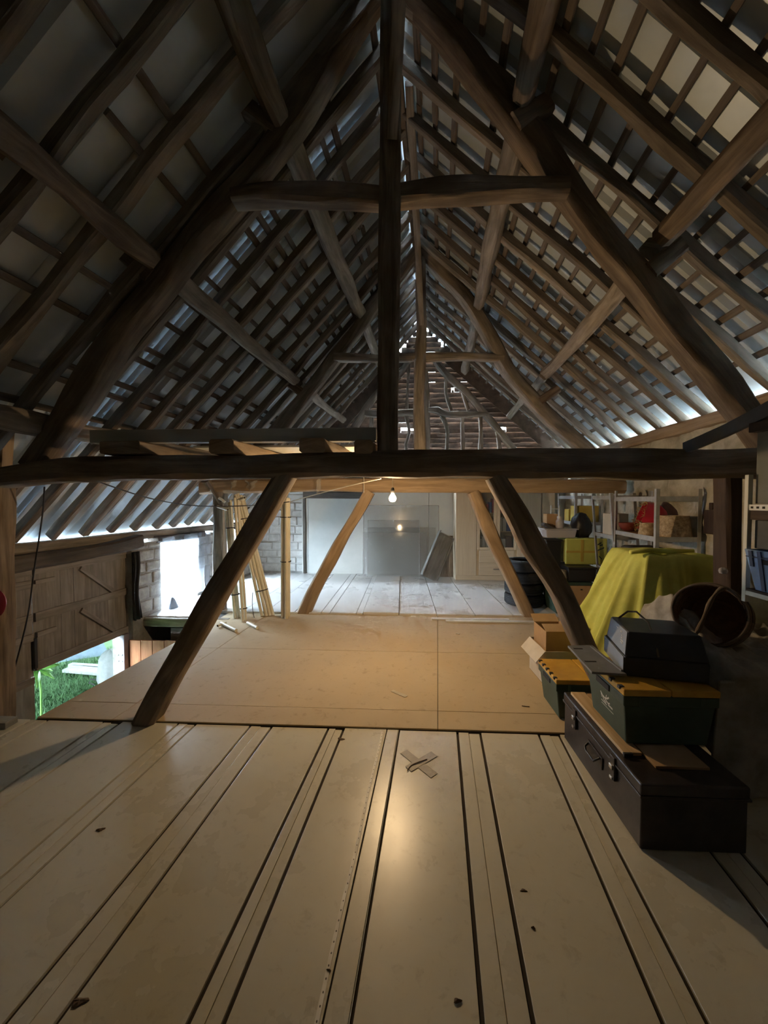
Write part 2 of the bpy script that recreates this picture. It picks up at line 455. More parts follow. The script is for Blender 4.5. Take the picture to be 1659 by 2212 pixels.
    def lathe(s, prof, n=32, T=None, wob=None, cap=True):
        """prof: [(r, z)] turned about z; T places it"""
        T = T or Matrix()
        vs = []
        for i, (r, z) in enumerate(prof):
            for k in range(n):
                th = 2 * math.pi * k / n
                rr = r if wob is None else r + wob(th, z, i)
                vs.append(T @ Vector((rr * math.cos(th), rr * math.sin(th), z)))
        fs = []; uv = []
        for i in range(len(prof) - 1):
            for k in range(n):
                k2 = (k + 1) % n
                fs.append((i * n + k, i * n + k2, (i + 1) * n + k2, (i + 1) * n + k))
                uv.append([(k / n, prof[i][1]), ((k + 1) / n, prof[i][1]), ((k + 1) / n, prof[i + 1][1]), (k / n, prof[i + 1][1])])
        if cap:
            for row, rev in ((0, True), (len(prof) - 1, False)):
                if prof[row][0] > 1e-5:
                    idx = [row * n + k for k in range(n)]
                    fs.append(tuple(idx[::-1] if rev else idx)); uv.append(None)
        return s.add(vs, fs, uv)
    def grid(s, fn, nu, nv, closed_u=False):
        vs = [fn(i / nu, j / nv) for j in range(nv + 1) for i in range(nu if closed_u else nu + 1)]
        w = nu if closed_u else nu + 1
        fs = []; uv = []
        for j in range(nv):
            for i in range(nu):
                i2 = (i + 1) % w if closed_u else i + 1
                fs.append((j * w + i, j * w + i2, (j + 1) * w + i2, (j + 1) * w + i))
                uv.append([(i / nu, j / nv), ((i + 1) / nu, j / nv), ((i + 1) / nu, (j + 1) / nv), (i / nu, (j + 1) / nv)])
        return s.add(vs, fs, uv)
    def base(s):
        lo = [min(p[i] for p in s.v) for i in range(3)]; hi = [max(p[i] for p in s.v) for i in range(3)]
        return Vector(((lo[0] + hi[0]) / 2, (lo[1] + hi[1]) / 2, lo[2]))
    def build(s, name, mat, parent=None, smooth=0, origin=None, bevel=0, solid=0, label=None):
        o0 = Vector(origin) if origin is not None else s.base()
        me = bpy.data.meshes.new(name)
        me.from_pydata([tuple(p - o0) for p in s.v], [], s.f)
        ul = me.uv_layers.new(name='UVMap')
        k = 0
        for fi, f in enumerate(s.f):
            u = s.uv[fi]
            for j in range(len(f)):
                ul.data[k].uv = u[j] if u else (s.v[f[j]][0], s.v[f[j]][1])
                k += 1
        if smooth:
            me.polygons.foreach_set('use_smooth', [True] * len(me.polygons))
            me.update()
            if smooth < 180:
                me.set_sharp_from_angle(angle=math.radians(smooth))
        me.materials.append(M[mat] if isinstance(mat, str) else mat)
        me.update()
        ob = bpy.data.objects.new(name, me)
        COL.objects.link(ob)
        if parent is not None:
            ob.parent = parent
            ob.location = o0 - world_loc(parent)
        else:
            ob.location = o0
        if solid:
            md = ob.modifiers.new('thickness', 'SOLIDIFY'); md.thickness = solid; md.offset = 0
        if bevel:
            md = ob.modifiers.new('edges', 'BEVEL'); md.width = bevel; md.segments = 2; md.limit_method = 'ANGLE'
            md.harden_normals = False
        if label:
            ob['label'] = label
        return ob

def world_loc(o):
    p = Vector(o.location)
    return p + world_loc(o.parent) if o.parent is not None else p

def tag(o, label, cat=None, group=None, kind=None):
    o['label'] = label
    if cat: o['category'] = cat
    if group: o['group'] = group
    if kind: o['kind'] = kind
    return o
def thing(name, label, cat, loc, group=None, kind=None):
    o = bpy.data.objects.new(name, None)
    o.empty_display_size = 0.1
    COL.objects.link(o)
    o.location = loc
    return tag(o, label, cat, group, kind)
def struct(name, loc, label=None):
    o = bpy.data.objects.new(name, None)
    COL.objects.link(o)
    o.location = loc
    o['kind'] = 'structure'
    if label: o['label'] = label
    return o
RN = random.Random(42)
# ------------------------------------------------------------------ the setting: ground, walls, floor, roof
def setting(name, loc, label, cat):
    o = struct(name, loc, label); o['category'] = cat
    return o

# ground outside and under the raised floor
g = MB()
def _gr(a, b):
    x, y = -40 + 80 * a, -20 + 60 * b
    return Vector((x, y, GROUND + 0.05 * math.sin(x * 0.9 + 1) * math.cos(y * 0.7)))
g.grid(_gr, 60, 45)
o = g.build('ground', 'grass', None, 180); tag(o, 'green lawn seen under the barn door', 'lawn', None, 'structure')
yd = MB(); yd.slab(UR + 0.2, UR + 9, -14, 22, GROUND - 0.05, GROUND + 0.10)  # unseen pale slab added to bounce daylight up under the eave
o = yd.build('path_yard', 'yard'); tag(o, 'pale concrete yard beyond the limewashed wall', 'yard', None, 'structure')
e = MB(); e.slab(UL, UR, YN, Y3, GROUND + 0.02, GROUND + 0.07)
o = e.build('floor_lower', 'earth'); tag(o, 'earth floor far below the open edge of the boards', 'earth floor', None, 'structure')

# long wall on the left: solid parts, with the door bay and the hatch left open
WT = 0.28
wl = setting('wall_left', W(UL, 0, GROUND), 'rough stone side wall with barn door and bright hatch', 'wall')
def wl_part(y0, y1, z0, z1, mat='mortar', name='masonry', in_=0.0):
    b = MB(); b.slab(UL - WT, UL + in_, y0, y1, z0, z1)
    return b.build(name, mat, wl)
DOOR0, DOOR1, HATCH0, HATCH1 = 2.75, 4.75, 5.27, 6.09
wl_part(YN, DOOR0, GROUND, 1.10)
wl_part(DOOR1, HATCH0, GROUND, 1.02)
wl_part(HATCH0, HATCH1, GROUND, -0.02)
H20, H21 = 6.95, 7.35
wl_part(HATCH1, H20, GROUND, 1.02)
wl_part(H20, H21, GROUND, 0.25)
wl_part(H21, Y3 + 0.2, GROUND, 1.02)
# stone blocks of the pier between door and hatch, each one proud of the mortar
z = 0.06; row = 0
while z < 0.98:
    h = RN.uniform(0.15, 0.21); y = DOOR1 + 0.01 + (0.0 if row % 2 else -0.0)
    cuts = [DOOR1 + 0.01, DOOR1 + RN.uniform(0.2, 0.32), HATCH0 - 0.005] if row % 2 else [DOOR1 + 0.01, DOOR1 + RN.uniform(0.34, 0.40), HATCH0 - 0.005]
    for a, b in zip(cuts[:-1], cuts[1:]):
        m = MB(); pr = RN.uniform(0.012, 0.03)
        m.slab(UL - 0.1, UL + pr, a + 0.012, b - 0.012, z + 0.012, min(z + h, 1.0) - 0.01)
        m.build('stone_block', 'stone', wl, bevel=0.018)
    z += h; row += 1
# a few blocks past the hatch
z = 0.06
while z < 0.98:
    h = RN.uniform(0.16, 0.22); y = HATCH1 + 0.01
    while y < 7.9:
        w = RN.uniform(0.25, 0.45); m = MB()
        m.slab(UL - 0.1, UL + RN.uniform(0.008, 0.025), y + 0.012, min(y + w, 8.0) - 0.012, z + 0.012, min(z + h, 1.0) - 0.01)
        if not (y + w > H20 and y < H21 and z + h > 0.25):
            m.build('stone_block', 'stone', wl, bevel=0.016)
        y += w
    z += h
# wall plate over it, and the dark sagging lintel over the door
b = MB(); b.sweep([W(UL - 0.12, YN, 1.12), W(UL - 0.12, 3, 1.13), W(UL - 0.12, 8.1, 1.08)], 0.10, 0.16, (1, 0, 0), 0.008, 5, 0.3)
b.build('wall_plate', 'oak_grey', wl, 40)
b = MB(); b.sweep([W(UL - 0.02, 2.6, 1.04), W(UL - 0.02, 3.4, 1.0), W(UL - 0.02, 4.1, 1.01), W(UL - 0.02, 4.88, 1.05)], 0.15, 0.20, (1, 0, 0), 0.012, 6, 0.15)
b.build('lintel', 'lintel', wl, 40)
b = MB(); b.sweep([W(UL - 0.05, 5.2, 1.04), W(UL - 0.05, 6.3, 1.02)], 0.10, 0.16, (1, 0, 0), 0.008, 7, 0.2)
b.build('lintel', 'lintel', wl, 40)

# big plank door, two leaves, hung above the open lower doorway
d1 = setting('door_1', W(UL - 0.1, 4.4, -0.2), 'weathered vertical plank barn door leaf with ledges and braces', 'door')
UD = UL - 0.10
def plank_leaf(par, y0, y1, z0, z1, w=0.148):
    n = max(1, round((y1 - y0) / w)); w = (y1 - y0) / n
    for i in range(n):
        m = MB(); t = RN.uniform(-0.004, 0.004)
        m.slab(UD - 0.012 + t, UD + 0.012 + t, y0 + i * w + 0.0012, y0 + (i + 1) * w - 0.0012, z0 + RN.uniform(-0.008, 0.008), z1 + RN.uniform(-0.03, 0.0))
        m.build('plank', 'planks', par)
def ledge(par, y0, z0, y1, z1, h=0.085, name='ledge', mat='planks'):
    m = MB(); m.sweep([W(UD + 0.026, y0, z0), W(UD + 0.026, y1, z1)], h, 0.028, (1, 0, 0), 0.003, int(abs(y0 * 100 + z0 * 77)), 0.2, 0.06)
    m.build(name, mat, par, 40)
plank_leaf(d1, 3.605, 4.77, -0.105, 0.97)
for zz in (0.90, 0.43, -0.065):
    ledge(d1, 3.61, zz, 4.76, zz - 0.01, 0.085)
ledge(d1, 4.11, 0.83, 4.53, 0.48, 0.05, 'brace'); ledge(d1, 4.11, 0.36, 4.54, -0.02, 0.05, 'brace')
ledge(d1, 3.62, 0.78, 3.82, 0.775, 0.04, 'strap'); ledge(d1, 3.62, 0.25, 3.82, 0.245, 0.05, 'strap')
m = MB(); m.box((0, 0, 0), (0.03, 0.03, 0.30), Matrix.Translation(W(UD + 0.03, 3.60, 0.07)))
m.build('latch', 'black', d1)
d2 = setting('door_2', W(UL - 0.1, 3.5, -0.35), 'narrower plank barn door leaf beside the near post', 'door')
plank_leaf(d2, 2.78, 3.604, -0.22, 0.97)
for zz in (0.90, 0.78, 0.44, 0.25, -0.18):
    ledge(d2, 2.8, zz, 3.585, zz - 0.012, 0.075)
m = MB(); m.slab(UD - 0.02, UD + 0.015, 2.76, 3.60, GROUND + 0.1, -0.215)
o = m.build('lower_board', 'greyboard', d2)
# lower leaf standing open, brown planks
d3 = setting('door_3', W(-3.5, 5.05, GROUND), 'open lower door leaf of orange brown planks below the floor edge', 'door')
for i in range(6):
    x0 = -3.50 + i * 0.155; m = MB()
    m.hexa([Vector(q) for q in [(x0, 4.705, GROUND + 0.1), (x0 + 0.149, 4.705, GROUND + 0.1), (x0 + 0.149, 4.73, GROUND + 0.1), (x0, 4.73, GROUND + 0.1),
            (x0, 4.705, -0.20), (x0 + 0.149, 4.705, -0.205), (x0 + 0.149, 4.73, -0.205), (x0, 4.73, -0.20)]])
    m.build('plank', 'brownplank', d3, bevel=0.003)
m = MB(); m.box((-3.04, 4.746, -0.45), (0.90, 0.03, 0.1)); m.build('ledge', 'brownplank', d3)
o = MB(); o.box((-3.565, 4.68, -0.86), (0.11, 0.10, 1.50))
po = o.build('door_post', 'purple', None, bevel=0.006); tag(po, 'purple grey door post with bolts below the plank door', 'post', None, 'structure')
for zz in (-0.36, -0.44):
    for dx in (-0.03, 0.03):
        m = MB(); m.lathe([(0.0, -0.012), (0.011, -0.010), (0.012, 0.0)], 10, Matrix.Translation((-3.565 + dx * .8, 4.63, zz)) @ Matrix.Rotation(math.radians(90), 4, 'X') @ Matrix.Rotation(math.pi, 4, 'X'))
        m.build('bolt', 'steel', po, 40)

# long wall on the right: limewashed rubble
wr = MB()
def _wr(a, b):
    y = YN + (Y3 + 0.2 - YN) * a; z = GROUND + (2.31 - GROUND) * b
    k = 0.018 * math.sin(y * 9 + z * 5) + 0.014 * math.sin(y * 23 - z * 17 + 1) + 0.012 * math.cos(z * 31 + y * 11)
    return W(UR + k, y, z)
wr.grid(_wr, 150, 60)
wr.slab(UR + 0.06, UR + 0.14, YN, Y3 + 0.2, GROUND, 2.20)
o = wr.build('wall_right', 'limewash', None, 180); tag(o, 'rough limewashed side wall behind the storage shelves', 'wall', None, 'structure')
b = MB(); b.sweep([W(UR + 0.02, YN, 2.36), W(UR + 0.02, 3, 2.365), W(UR + 0.0, 8.1, 2.36)], 0.12, 0.20, (1, 0, 0), 0.008, 9, 0.25)
o = b.build('wall_plate', 'oak_pale', None, 40); tag(o, 'pale timber wall plate under the rafter feet of the steep roof', 'wall plate', None, 'structure')

# wall behind the viewer
b = MB(); b.hexa([W(UL - .3, YN - .25, GROUND), W(UR + .4, YN - .25, GROUND), W(UR + .4, YN, GROUND), W(UL - .3, YN, GROUND),
                  W(UL - .3, YN - .25, 5.6), W(UR + .4, YN - .25, 5.6), W(UR + .4, YN, 5.6), W(UL - .3, YN, 5.6)])
o = b.build('wall_near', 'darkroom'); tag(o, 'dark end wall closing the barn', 'wall', None, 'structure')

# far gable
wf = setting('wall_far', W(0, Y3, 0), 'far gable wall, white boards below and brown tiles above', 'wall')
b = MB(); b.slab(UL - 0.2, UR + 0.3, Y3 + 0.10, Y3 + 0.4, GROUND, 2.30)
b.build('masonry', 'whitestone', wf)
z = 0.04; row = 0
while z < 1.85:                    # whitewashed blocks left of the boards
    h = RN.uniform(0.13, 0.20); y = UL + 0.02 - RN.uniform(0, 0.2)
    while y < -2.83:
        w = RN.uniform(0.20, 0.42); m = MB(); p = RN.uniform(0.02, 0.05)
        a, c = max(y, UL), min(y + w, -2.83)
        if c - a > 0.05:
            m.slab(a + 0.01, c - 0.01, Y3 + 0.10 - p, Y3 + 0.2, z + 0.01, min(z + h, 1.86) - 0.01)
            m.build('stone_block', 'whitestone', wf, bevel=0.016)
        y += w
    z += h; row += 1
m = MB(); m.sweep([W(-2.80, Y3 + 0.02, 0.03), W(-2.80, Y3 + 0.02, 2.2)], 0.06, 0.10, (0, 1, 0), 0.004, 21); m.build('post', 'lintel', wf, 40)
m = MB(); m.sweep([W(-2.78, Y3 - 0.02, 1.70), W(-1.45, Y3 - 0.02, 1.69)], 0.15, 0.10, (0, 1, 0), 0.006, 22); m.build('lintel', 'lintel', wf, 40)
xs = [652, 667, 786, 926, 978, 1230]
for a, c in zip(xs[:-1], xs[1:]):
    p0, p1 = at(a, 1245, Y3), at(c, 1245, Y3); top = 1.62 if c < 790 else 2.2; m = MB()
    m.hexa([Vector((p0.x + .003, Y3 + RN.uniform(0.0, 0.02), 0.03)), Vector((p1.x - .003, Y3 + 0.0, 0.03)), Vector((p1.x - .003, Y3 + 0.09, 0.03)), Vector((p0.x + .003, Y3 + 0.09, 0.03)),
            Vector((p0.x + .003, Y3 + 0.0, top)), Vector((p1.x - .003, Y3 + 0.0, top)), Vector((p1.x - .003, Y3 + 0.09, top)), Vector((p0.x + .003, Y3 + 0.09, top))])
    m.build('board', 'whiteboard', wf)
# tile courses seen from behind: rows stepped like clapboard, with a few slots of daylight
slots = {}
def course(zc, hh, segs):
    for a, c in segs:
        m = MB()
        p = []
        n = max(1, int((c - a) / 0.33))
        for i in range(n):
            u0 = a + (c - a) * i / n; u1 = a + (c - a) * (i + 1) / n
            y0 = Y3 + 0.16 + RN.uniform(-0.006, 0.006); dz = RN.uniform(-0.012, 0.012)
            m.hexa([W(u0, y0 - 0.03, zc - hh * 0.58 + dz), W(u1, y0 - 0.03, zc - hh * 0.58 + dz), W(u1, y0 - 0.012, zc - hh * 0.58 + dz), W(u0, y0 - 0.012, zc - hh * 0.58 + dz),
                    W(u0, y0 + 0.012, zc + hh * 0.58), W(u1, y0 + 0.012, zc + hh * 0.58), W(u1, y0 + 0.03, zc + hh * 0.58), W(u0, y0 + 0.03, zc + hh * 0.58)])
        m.build('tile_course', 'tile', wf)
zc = 2.22
k = 0
while zc < 5.12:
    hh = 0.105
    l = RU - (RZ - zc + 0.04) / SLL; r = RU + (RZ - zc + 0.04) / SLR
    l -= 0.12; r += 0.12
    if 4.66 < zc < 4.9:                                  # ragged daylight gaps under the ridge
        l += 0.06; r -= 0.06
    segs = [(l, r)]
    if abs(zc - 3.06) < 0.06:
        segs = [(l, -1.27), (-1.10, -0.78), (-0.36, 1.26), (1.42, r)]
    if abs(zc - 3.9) < 0.05:
        segs = [(l, -0.92), (-0.86, 0.28), (0.34, r)]
    if r - l > 0.12:
        course(zc, hh, [q for q in segs if q[1] - q[0] > 0.04])
        for qa, qb in zip(segs[:-1], segs[1:]):
            course(zc - 0.034, hh * 0.62, [(qa[1] + 0.003, qb[0] - 0.003)])
    zc += hh; k += 1

# verge boards close the gable against the sheets, leaving ragged daylight at the top
for s, sl in ((-1, SLL), (1, SLR)):
    c = 1 / math.sqrt(1 + sl * sl); dm = 3.7 if s < 0 else 3.05
    def vq(d, y, off): return W(RU + s * d + s * off * sl * c, y, RZ - sl * d + off * c)
    m = MB(); A, B = 0.42, dm
    P = [vq(A, 8.17, -.16), vq(B, 8.17, -.16), vq(B, 8.20, -.16), vq(A, 8.20, -.16), vq(A, 8.17, .135), vq(B, 8.17, .135), vq(B, 8.20, .135), vq(A, 8.20, .135)]
    m.hexa(P); m.build('verge_board', 'tile', wf)

# ------------------------------------------------------------------ floors
fl = setting('floor', W(0, 1.2, 0), 'loft floor of dusty white panels and brown hardboard', 'floor')
b = MB(); b.slab(UL, UR, YN, 2.62, -0.10, -0.014)
b.slab(-2.9, UR, 2.62, 5.24, -0.10, -0.004)
b.slab(UL, UR, 5.24, Y3 + 0.1, -0.05, -0.0); b.slab(UL, -2.75, 5.0, 5.24, -0.05, 0.0)
b.build('subfloor', 'groove', fl)
def floor_piece(u0, u1, y0, y1, z, mat, name, t=0.014):
    m = MB(); m.slab(u0, u1, y0, y1, z - t, z)
    return m.build(name, mat, fl, bevel=0.0015)
edges = []                                           # (wide panel, strip, strip) repeating across
base = -1.83 - 0.545 * 4
strips = [(-2.38, -2.32, -2.255), (-1.83, -1.765, -1.706), (-1.306, -1.232, -1.155), (-0.749, -0.70, -0.645), (-0.335, -0.295, -0.26),
          (0.146, 0.22, 0.297), (0.695, 0.767, 0.827), (1.245, 1.31, 1.375), (1.79, 1.86, 1.925), (2.34, 2.40, 2.47)]
strips = [(-3.48, -3.42, -3.355), (-2.93, -2.87, -2.805)] + strips
prev = UL
for i, (a, c, d) in enumerate(strips):
    e = 2.626 - 0.004 * (i % 3)
    floor_piece(prev + 0.010, a - 0.010, YN, e, RN.uniform(-0.001, 0.001), 'panel', 'floor_panel')
    if i == 6:                                       # next to the measuring strip only a hairline joint
        floor_piece(a - 0.004, c + 0.03, YN, e, 0.0, 'panel', 'floor_strip'); floor_piece(c + 0.032, d, YN, e, 0.001, 'panel', 'floor_strip')
    else:
        floor_piece(a + 0.006, c - 0.001, YN, e - RN.uniform(0, 0.008), RN.uniform(-0.002, 0.001), 'panel', 'floor_strip')
        floor_piece(c + 0.001, d - 0.006, YN, e - RN.uniform(0, 0.02), RN.uniform(-0.002, 0.001), 'panel', 'floor_strip')
    prev = d
floor_piece(prev + 0.006, UR, YN, 2.6, 0, 'panel', 'floor_panel')
for (u0, u1) in ((-2.9, -2.33), (-2.33, 0.01), (0.01, UR)):
    for (y0, y1) in ((2.63, 2.86), (2.86, 3.98), (3.98, 5.26)):
        floor_piece(u0 + 0.002, u1 - 0.002, y0 + 0.002, y1 - 0.002, 0.010 + RN.uniform(-0.001, 0.001), 'ply', 'hardboard_sheet', 0.012)
# far bay boards fan slightly: edges read off their joints
fe = [(-40, 1333), (120, 1333), (300, 1333), (372, 1333), (440, 1333), (505, 1333), (560, 1333), (625, 1333), (686, 1333), (706, 1333), (766, 1333), (781, 1333), (861.5, 1333), (945.6, 1333), (1030, 1333), (1112, 1333), (1200, 1333), (1300, 1333), (1420, 1333)]
vp = (869, 1097)
FZ = 0.03
for i in range(len(fe) - 1):
    q = []
    for (x, y) in (fe[i], fe[i + 1]):
        n = flo(x, y, FZ); yy = 1246.0
        xx = vp[0] + (x - vp[0]) * (yy - vp[1]) / (y - vp[1])
        f = flo(xx, yy, FZ); q.append((n, f))
    (n0, f0), (n1, f1) = q
    def cl(p):
        y = min(max(p.y, 5.24), Y3 + 0.05); u = p.x - SK * y
        return W(min(max(u, UL), UR), y, 0)
    def ext(n, f, y):
        t = (y - n.y) / (f.y - n.y); r = n.lerp(f, t); return cl(Vector((r.x, y, 0)))
    ye = 5.0 if fe[i + 1][0] < 470 else 5.25
    def cl(p):
        y = min(max(p.y, ye), Y3 + 0.05); u = p.x - SK * y
        return W(min(max(u, UL), UR), y, 0)
    A, B, Cc, D = ext(n0, f0, ye), ext(n1, f1, ye), ext(n1, f1, Y3 + 0.02), ext(n0, f0, Y3 + 0.02)
    if (B - A).length < 0.02 and (Cc - D).length < 0.02:
        continue
    zt = FZ + (0.012 if i in (11,) else RN.uniform(-0.003, 0.002)); m = MB(); s = 0.004
    m.hexa([Vector((A.x + s, A.y, 0.0)), Vector((B.x - s, B.y, 0.0)), Vector((Cc.x - s, Cc.y, 0)), Vector((D.x + s, D.y, 0)),
            Vector((A.x + s, A.y, zt)), Vector((B.x - s, B.y, zt)), Vector((Cc.x - s, Cc.y, zt)), Vector((D.x + s, D.y, zt))])
    m.build('floor_board', 'farpanel', fl)
# edge of the far deck over the open bay: edge beam, dark joist and a block
m = MB(); m.sweep([W(UL, 4.96, -0.04), W(-2.75, 4.96, -0.04)], 0.11, 0.08, (0, 1, 0), 0.006, 31); m.build('edge_beam', 'oak_grey', fl, 40)
m = MB(); m.slab(UL + 0.35, -2.6, 4.96, 5.10, -0.32, -0.12); m.build('joist', 'lintel', fl)
# joists carrying the near boards along the open edge
m = MB(); m.sweep([W(-2.86, 2.5, -0.16), W(-2.86, 5.3, -0.16)], 0.16, 0.1, (1, 0, 0), 0.008, 33); m.build('edge_beam', 'oak', fl, 40)

# ------------------------------------------------------------------ roofs: sheets, battens, rafters
def roof(side):
    s = -1 if side == 'left' else 1
    sl = SLL if s < 0 else SLR
    dmax = (RU - UL) + 0.20 if s < 0 else (UR - RU) + 0.30
    rf = setting('roof_' + side, W(RU, 3, RZ), ('long low' if s < 0 else 'short steep') + ' roof slope of grey metal sheets over battens and rafters', 'roof')
    cosl = 1 / math.sqrt(1 + sl * sl)
    def pt(d, y, off):               # off: height above the rafter plane, measured square to it
        return W(RU + s * d + s * off * sl * cosl, y, RZ - sl * d + off * cosl)
    rn = random.Random(5 if s < 0 else 6)
    # sheets with box profile, one per metre
    y = YN - 0.2
    prof = [(0, 0), (0.215, 0), (0.245, 0.034), (0.305, 0.034), (0.3333, 0)]
    while y < Y3 + 0.3:
        m = MB(); pts = []
        for k in range(3):
            for (a, h) in prof[:-1]:
                pts.append((y + k * 0.3333 + a, h))
        pts.append((y + 1.02, 0))
        off = 0.105 + rn.uniform(0, 0.004)
        nd = 3
        vs = []; fs = []
        for j in range(nd + 1):
            d = -0.02 + (dmax + 0.02) * j / nd
            for (yy, h) in pts:
                vs.append(pt(d, yy, off + h))
        w = len(pts)
        for j in range(nd):
            for i in range(w - 1):
                f = (j * w + i, j * w + i + 1, (j + 1) * w + i + 1, (j + 1) * w + i)
                fs.append(f if s > 0 else f[::-1])
        m.add(vs, fs)
        m.build('roof_sheet', 'sheet', rf, solid=0.0015)
        y += 1.0
    # rafters
    y = YN + 0.15
    sp = 0.36 if s < 0 else 0.405
    first = 1.956 if s < 0 else 3.57
    y = first - sp * int((first - YN - 0.1) / sp)
    ys = []
    i = 0
    while y < Y3 - 0.05:
        yy = y + rn.uniform(-0.02, 0.02)
        big = rn.random() < 0.18
        w = rn.uniform(0.062, 0.085) * (1.12 if big else 1)
        de = dmax - (0.16 if s < 0 else 0.20)
        bow = rn.uniform(-0.015, 0.02)
        P = [pt(0.02, yy, 0), pt(de * 0.35, yy + rn.uniform(-0.03, 0.03), -bow), pt(de * 0.7, yy + rn.uniform(-0.03, 0.03), -bow), pt(de, yy + rn.uniform(-0.02, 0.02), 0)]
        m = MB(); m.sweep(P, w, 0.09, pt(0, 0, 1) - pt(0, 0, 0), 0.008, i + (100 if s < 0 else 200), 0.22)
        m.build('rafter', 'rafter' if rn.random() < 0.6 else 'oak_grey', rf, 40)
        ys.append(yy); y += sp; i += 1
    # battens in lengths of two to four rafter bays, some missing
    dstep = 0.146 if s > 0 else 0.15
    d = 0.12; row = 0
    while d < dmax - (0.25 if s < 0 else 0.36):
        y = YN + rn.uniform(-0.1, 0.3)
        while y < Y3:
            ln = rn.uniform(1.6, 3.4)
            y1 = min(y + ln, Y3 + 0.1)
            if s < 0 and y < 2.5: y1 = min(y1, 2.74)
            miss = 0.03 if s > 0 else 0.0
            if s < 0:
                if y1 < 3.3: miss = 0.35 if row % 4 in (0, 1) else 0.85
                elif d > 2.7: miss = 0.8 if y < 4.6 else 0.45
                else: miss = 0.06 if row % 3 else 0.2
            if rn.random() > miss:
                a, c = rn.uniform(-0.012, 0.012), rn.uniform(-0.012, 0.012)
                wd = rn.uniform(0.028, 0.038)
                p = []
                for (yy, dd) in ((y, d + a), (y1 - 0.01, d + c)):
                    p.append((pt(dd - wd / 2, yy, 0.048), pt(dd + wd / 2, yy, 0.048), pt(dd + wd / 2, yy, 0.070), pt(dd - wd / 2, yy, 0.070)))
                (a0, a1, a2, a3), (b0, b1, b2, b3) = p
                m = MB(); m.hexa([a0, b0, b1, a1, a3, b3, b2, a2] if s > 0 else [a1, b1, b0, a0, a2, b2, b3, a3])
                m.build('batten', 'lath', rf)
            y = y1
        d += dstep * (1 if s > 0 else rn.choice((0.6, 1.2, 1.2))); row += 1
    return rf
roof_l = roof('left'); roof_r = roof('right')
m = MB(); m.sweep([W(RU, YN, RZ + 0.02), W(RU, 8.1, RZ + 0.02)], 0.05, 0.14, (0, 0, 1), 0.004, 41, 0.4)
o = m.build('ridge_board', 'oak', None, 40); tag(o, 'dark ridge board where the two roof slopes meet', 'ridge board', None, 'structure')
m = MB(); m.hexa([W(RU - .25, YN - .2, RZ - .06), W(RU + .25, YN - .2, RZ - .06), W(RU + .25, 8.3, RZ - .06), W(RU - .25, 8.3, RZ - .06),
                  W(RU - .05, YN - .2, RZ + .26), W(RU + .05, YN - .2, RZ + .26), W(RU + .05, 8.3, RZ + .26), W(RU - .05, 8.3, RZ + .26)])
m = MB()
for s, sl in ((-1, SLL), (1, SLR)):
    c = 1 / math.sqrt(1 + sl * sl)
    def q(d, y, off): return W(RU + s * d + s * off * sl * c, y, RZ - sl * d + off * c)
    m.hexa([q(-.1, YN - .2, .15), q(.25, YN - .2, .15), q(.25, 8.3, .15), q(-.1, 8.3, .15), q(-.1, YN - .2, .155), q(.25, YN - .2, .155), q(.25, 8.3, .155), q(-.1, 8.3, .155)])
o = m.build('roof_ridge_cap', 'sheet'); tag(o, 'folded metal ridge capping over the roof sheets', 'ridge cap', None, 'structure')
# portals for the sky light
mid = (DOOR0 + DOOR1) / 2
portal(W(UL - 0.3, 4.2, -1.0), (1, 0, 0), (0, 0, 1), 1.3, 1.8)
portal(W(UL - 0.3, 5.68, 0.5), (1, 0, 0), (0, 0, 1), 0.85, 1.05)
portal(W(UL - 0.3, 7.15, 0.65), (1, 0, 0), (0, 0, 1), 0.45, 0.8)
portal(W(UL - 0.3, 2.9, 1.25), (1, 0, 0), (0, 0, 1), 10.6, 0.28)
portal(W(UR + 0.18, 2.9, 2.40), (-1, 0, 0), (0, 0, 1), 10.6, 0.34)
b = MB(); b.hexa([W(UL - 0.3, 1.2, -0.06), W(UL - 6.0, 1.2, -0.45), W(UL - 6.0, 12.6, -0.45), W(UL - 0.3, 12.6, -0.06), W(UL - 0.3, 1.2, -0.02), W(UL - 6.0, 1.2, -0.41), W(UL - 6.0, 12.6, -0.41), W(UL - 0.3, 12.6, -0.02)])
o = b.build('roof_porch', 'sheet'); tag(o, 'low lean-to roof outside over the lower doorway', 'roof', None, 'structure')  # unseen roof added to keep daylight off the grass outside
# ------------------------------------------------------------------ trusses
def beam(par, name, pts, y, a, b, mat, seed, jit=0.008, step=0.13, yoff=0.0):
    P = [at(px, py, y) + Vector((0, yoff, 0)) for px, py in pts]
    m = MB(); m.sweep(P, a, b, (0, 1, 0), jit, seed, step)
    return m.build(name, mat, par, 45)
t1 = thing('roof_truss', 'nearest dark oak roof truss with thick tie beam and tall king post', 'roof truss', at(840, 1030, Y1), 'barn roof trusses')
beam(t1, 'tie_beam', [(-110, 1042), (0, 1034), (200, 1014), (400, 1012), (640, 1008), (900, 1003), (1250, 1003), (1600, 1004), (1700, 1004)], Y1, [0.13, 0.13, 0.165, 0.155, 0.16, 0.18, 0.19, 0.19, 0.19], 0.24, 'oak', 51, 0.008)
beam(t1, 'king_post', [(838, 990), (841, 600), (845, 200), (848, -30)], Y1, 0.142, 0.15, 'oak', 52, 0.004, yoff=-0.02)
beam(t1, 'principal_rafter', [(832, -60), (750, 50), (594, 300), (458, 460), (264, 700), (98, 950), (60, 1010)], Y1, [0.14, 0.15, 0.16, 0.17, 0.18, 0.17, 0.17], 0.17, 'oak', 53, 0.012, yoff=0.06)
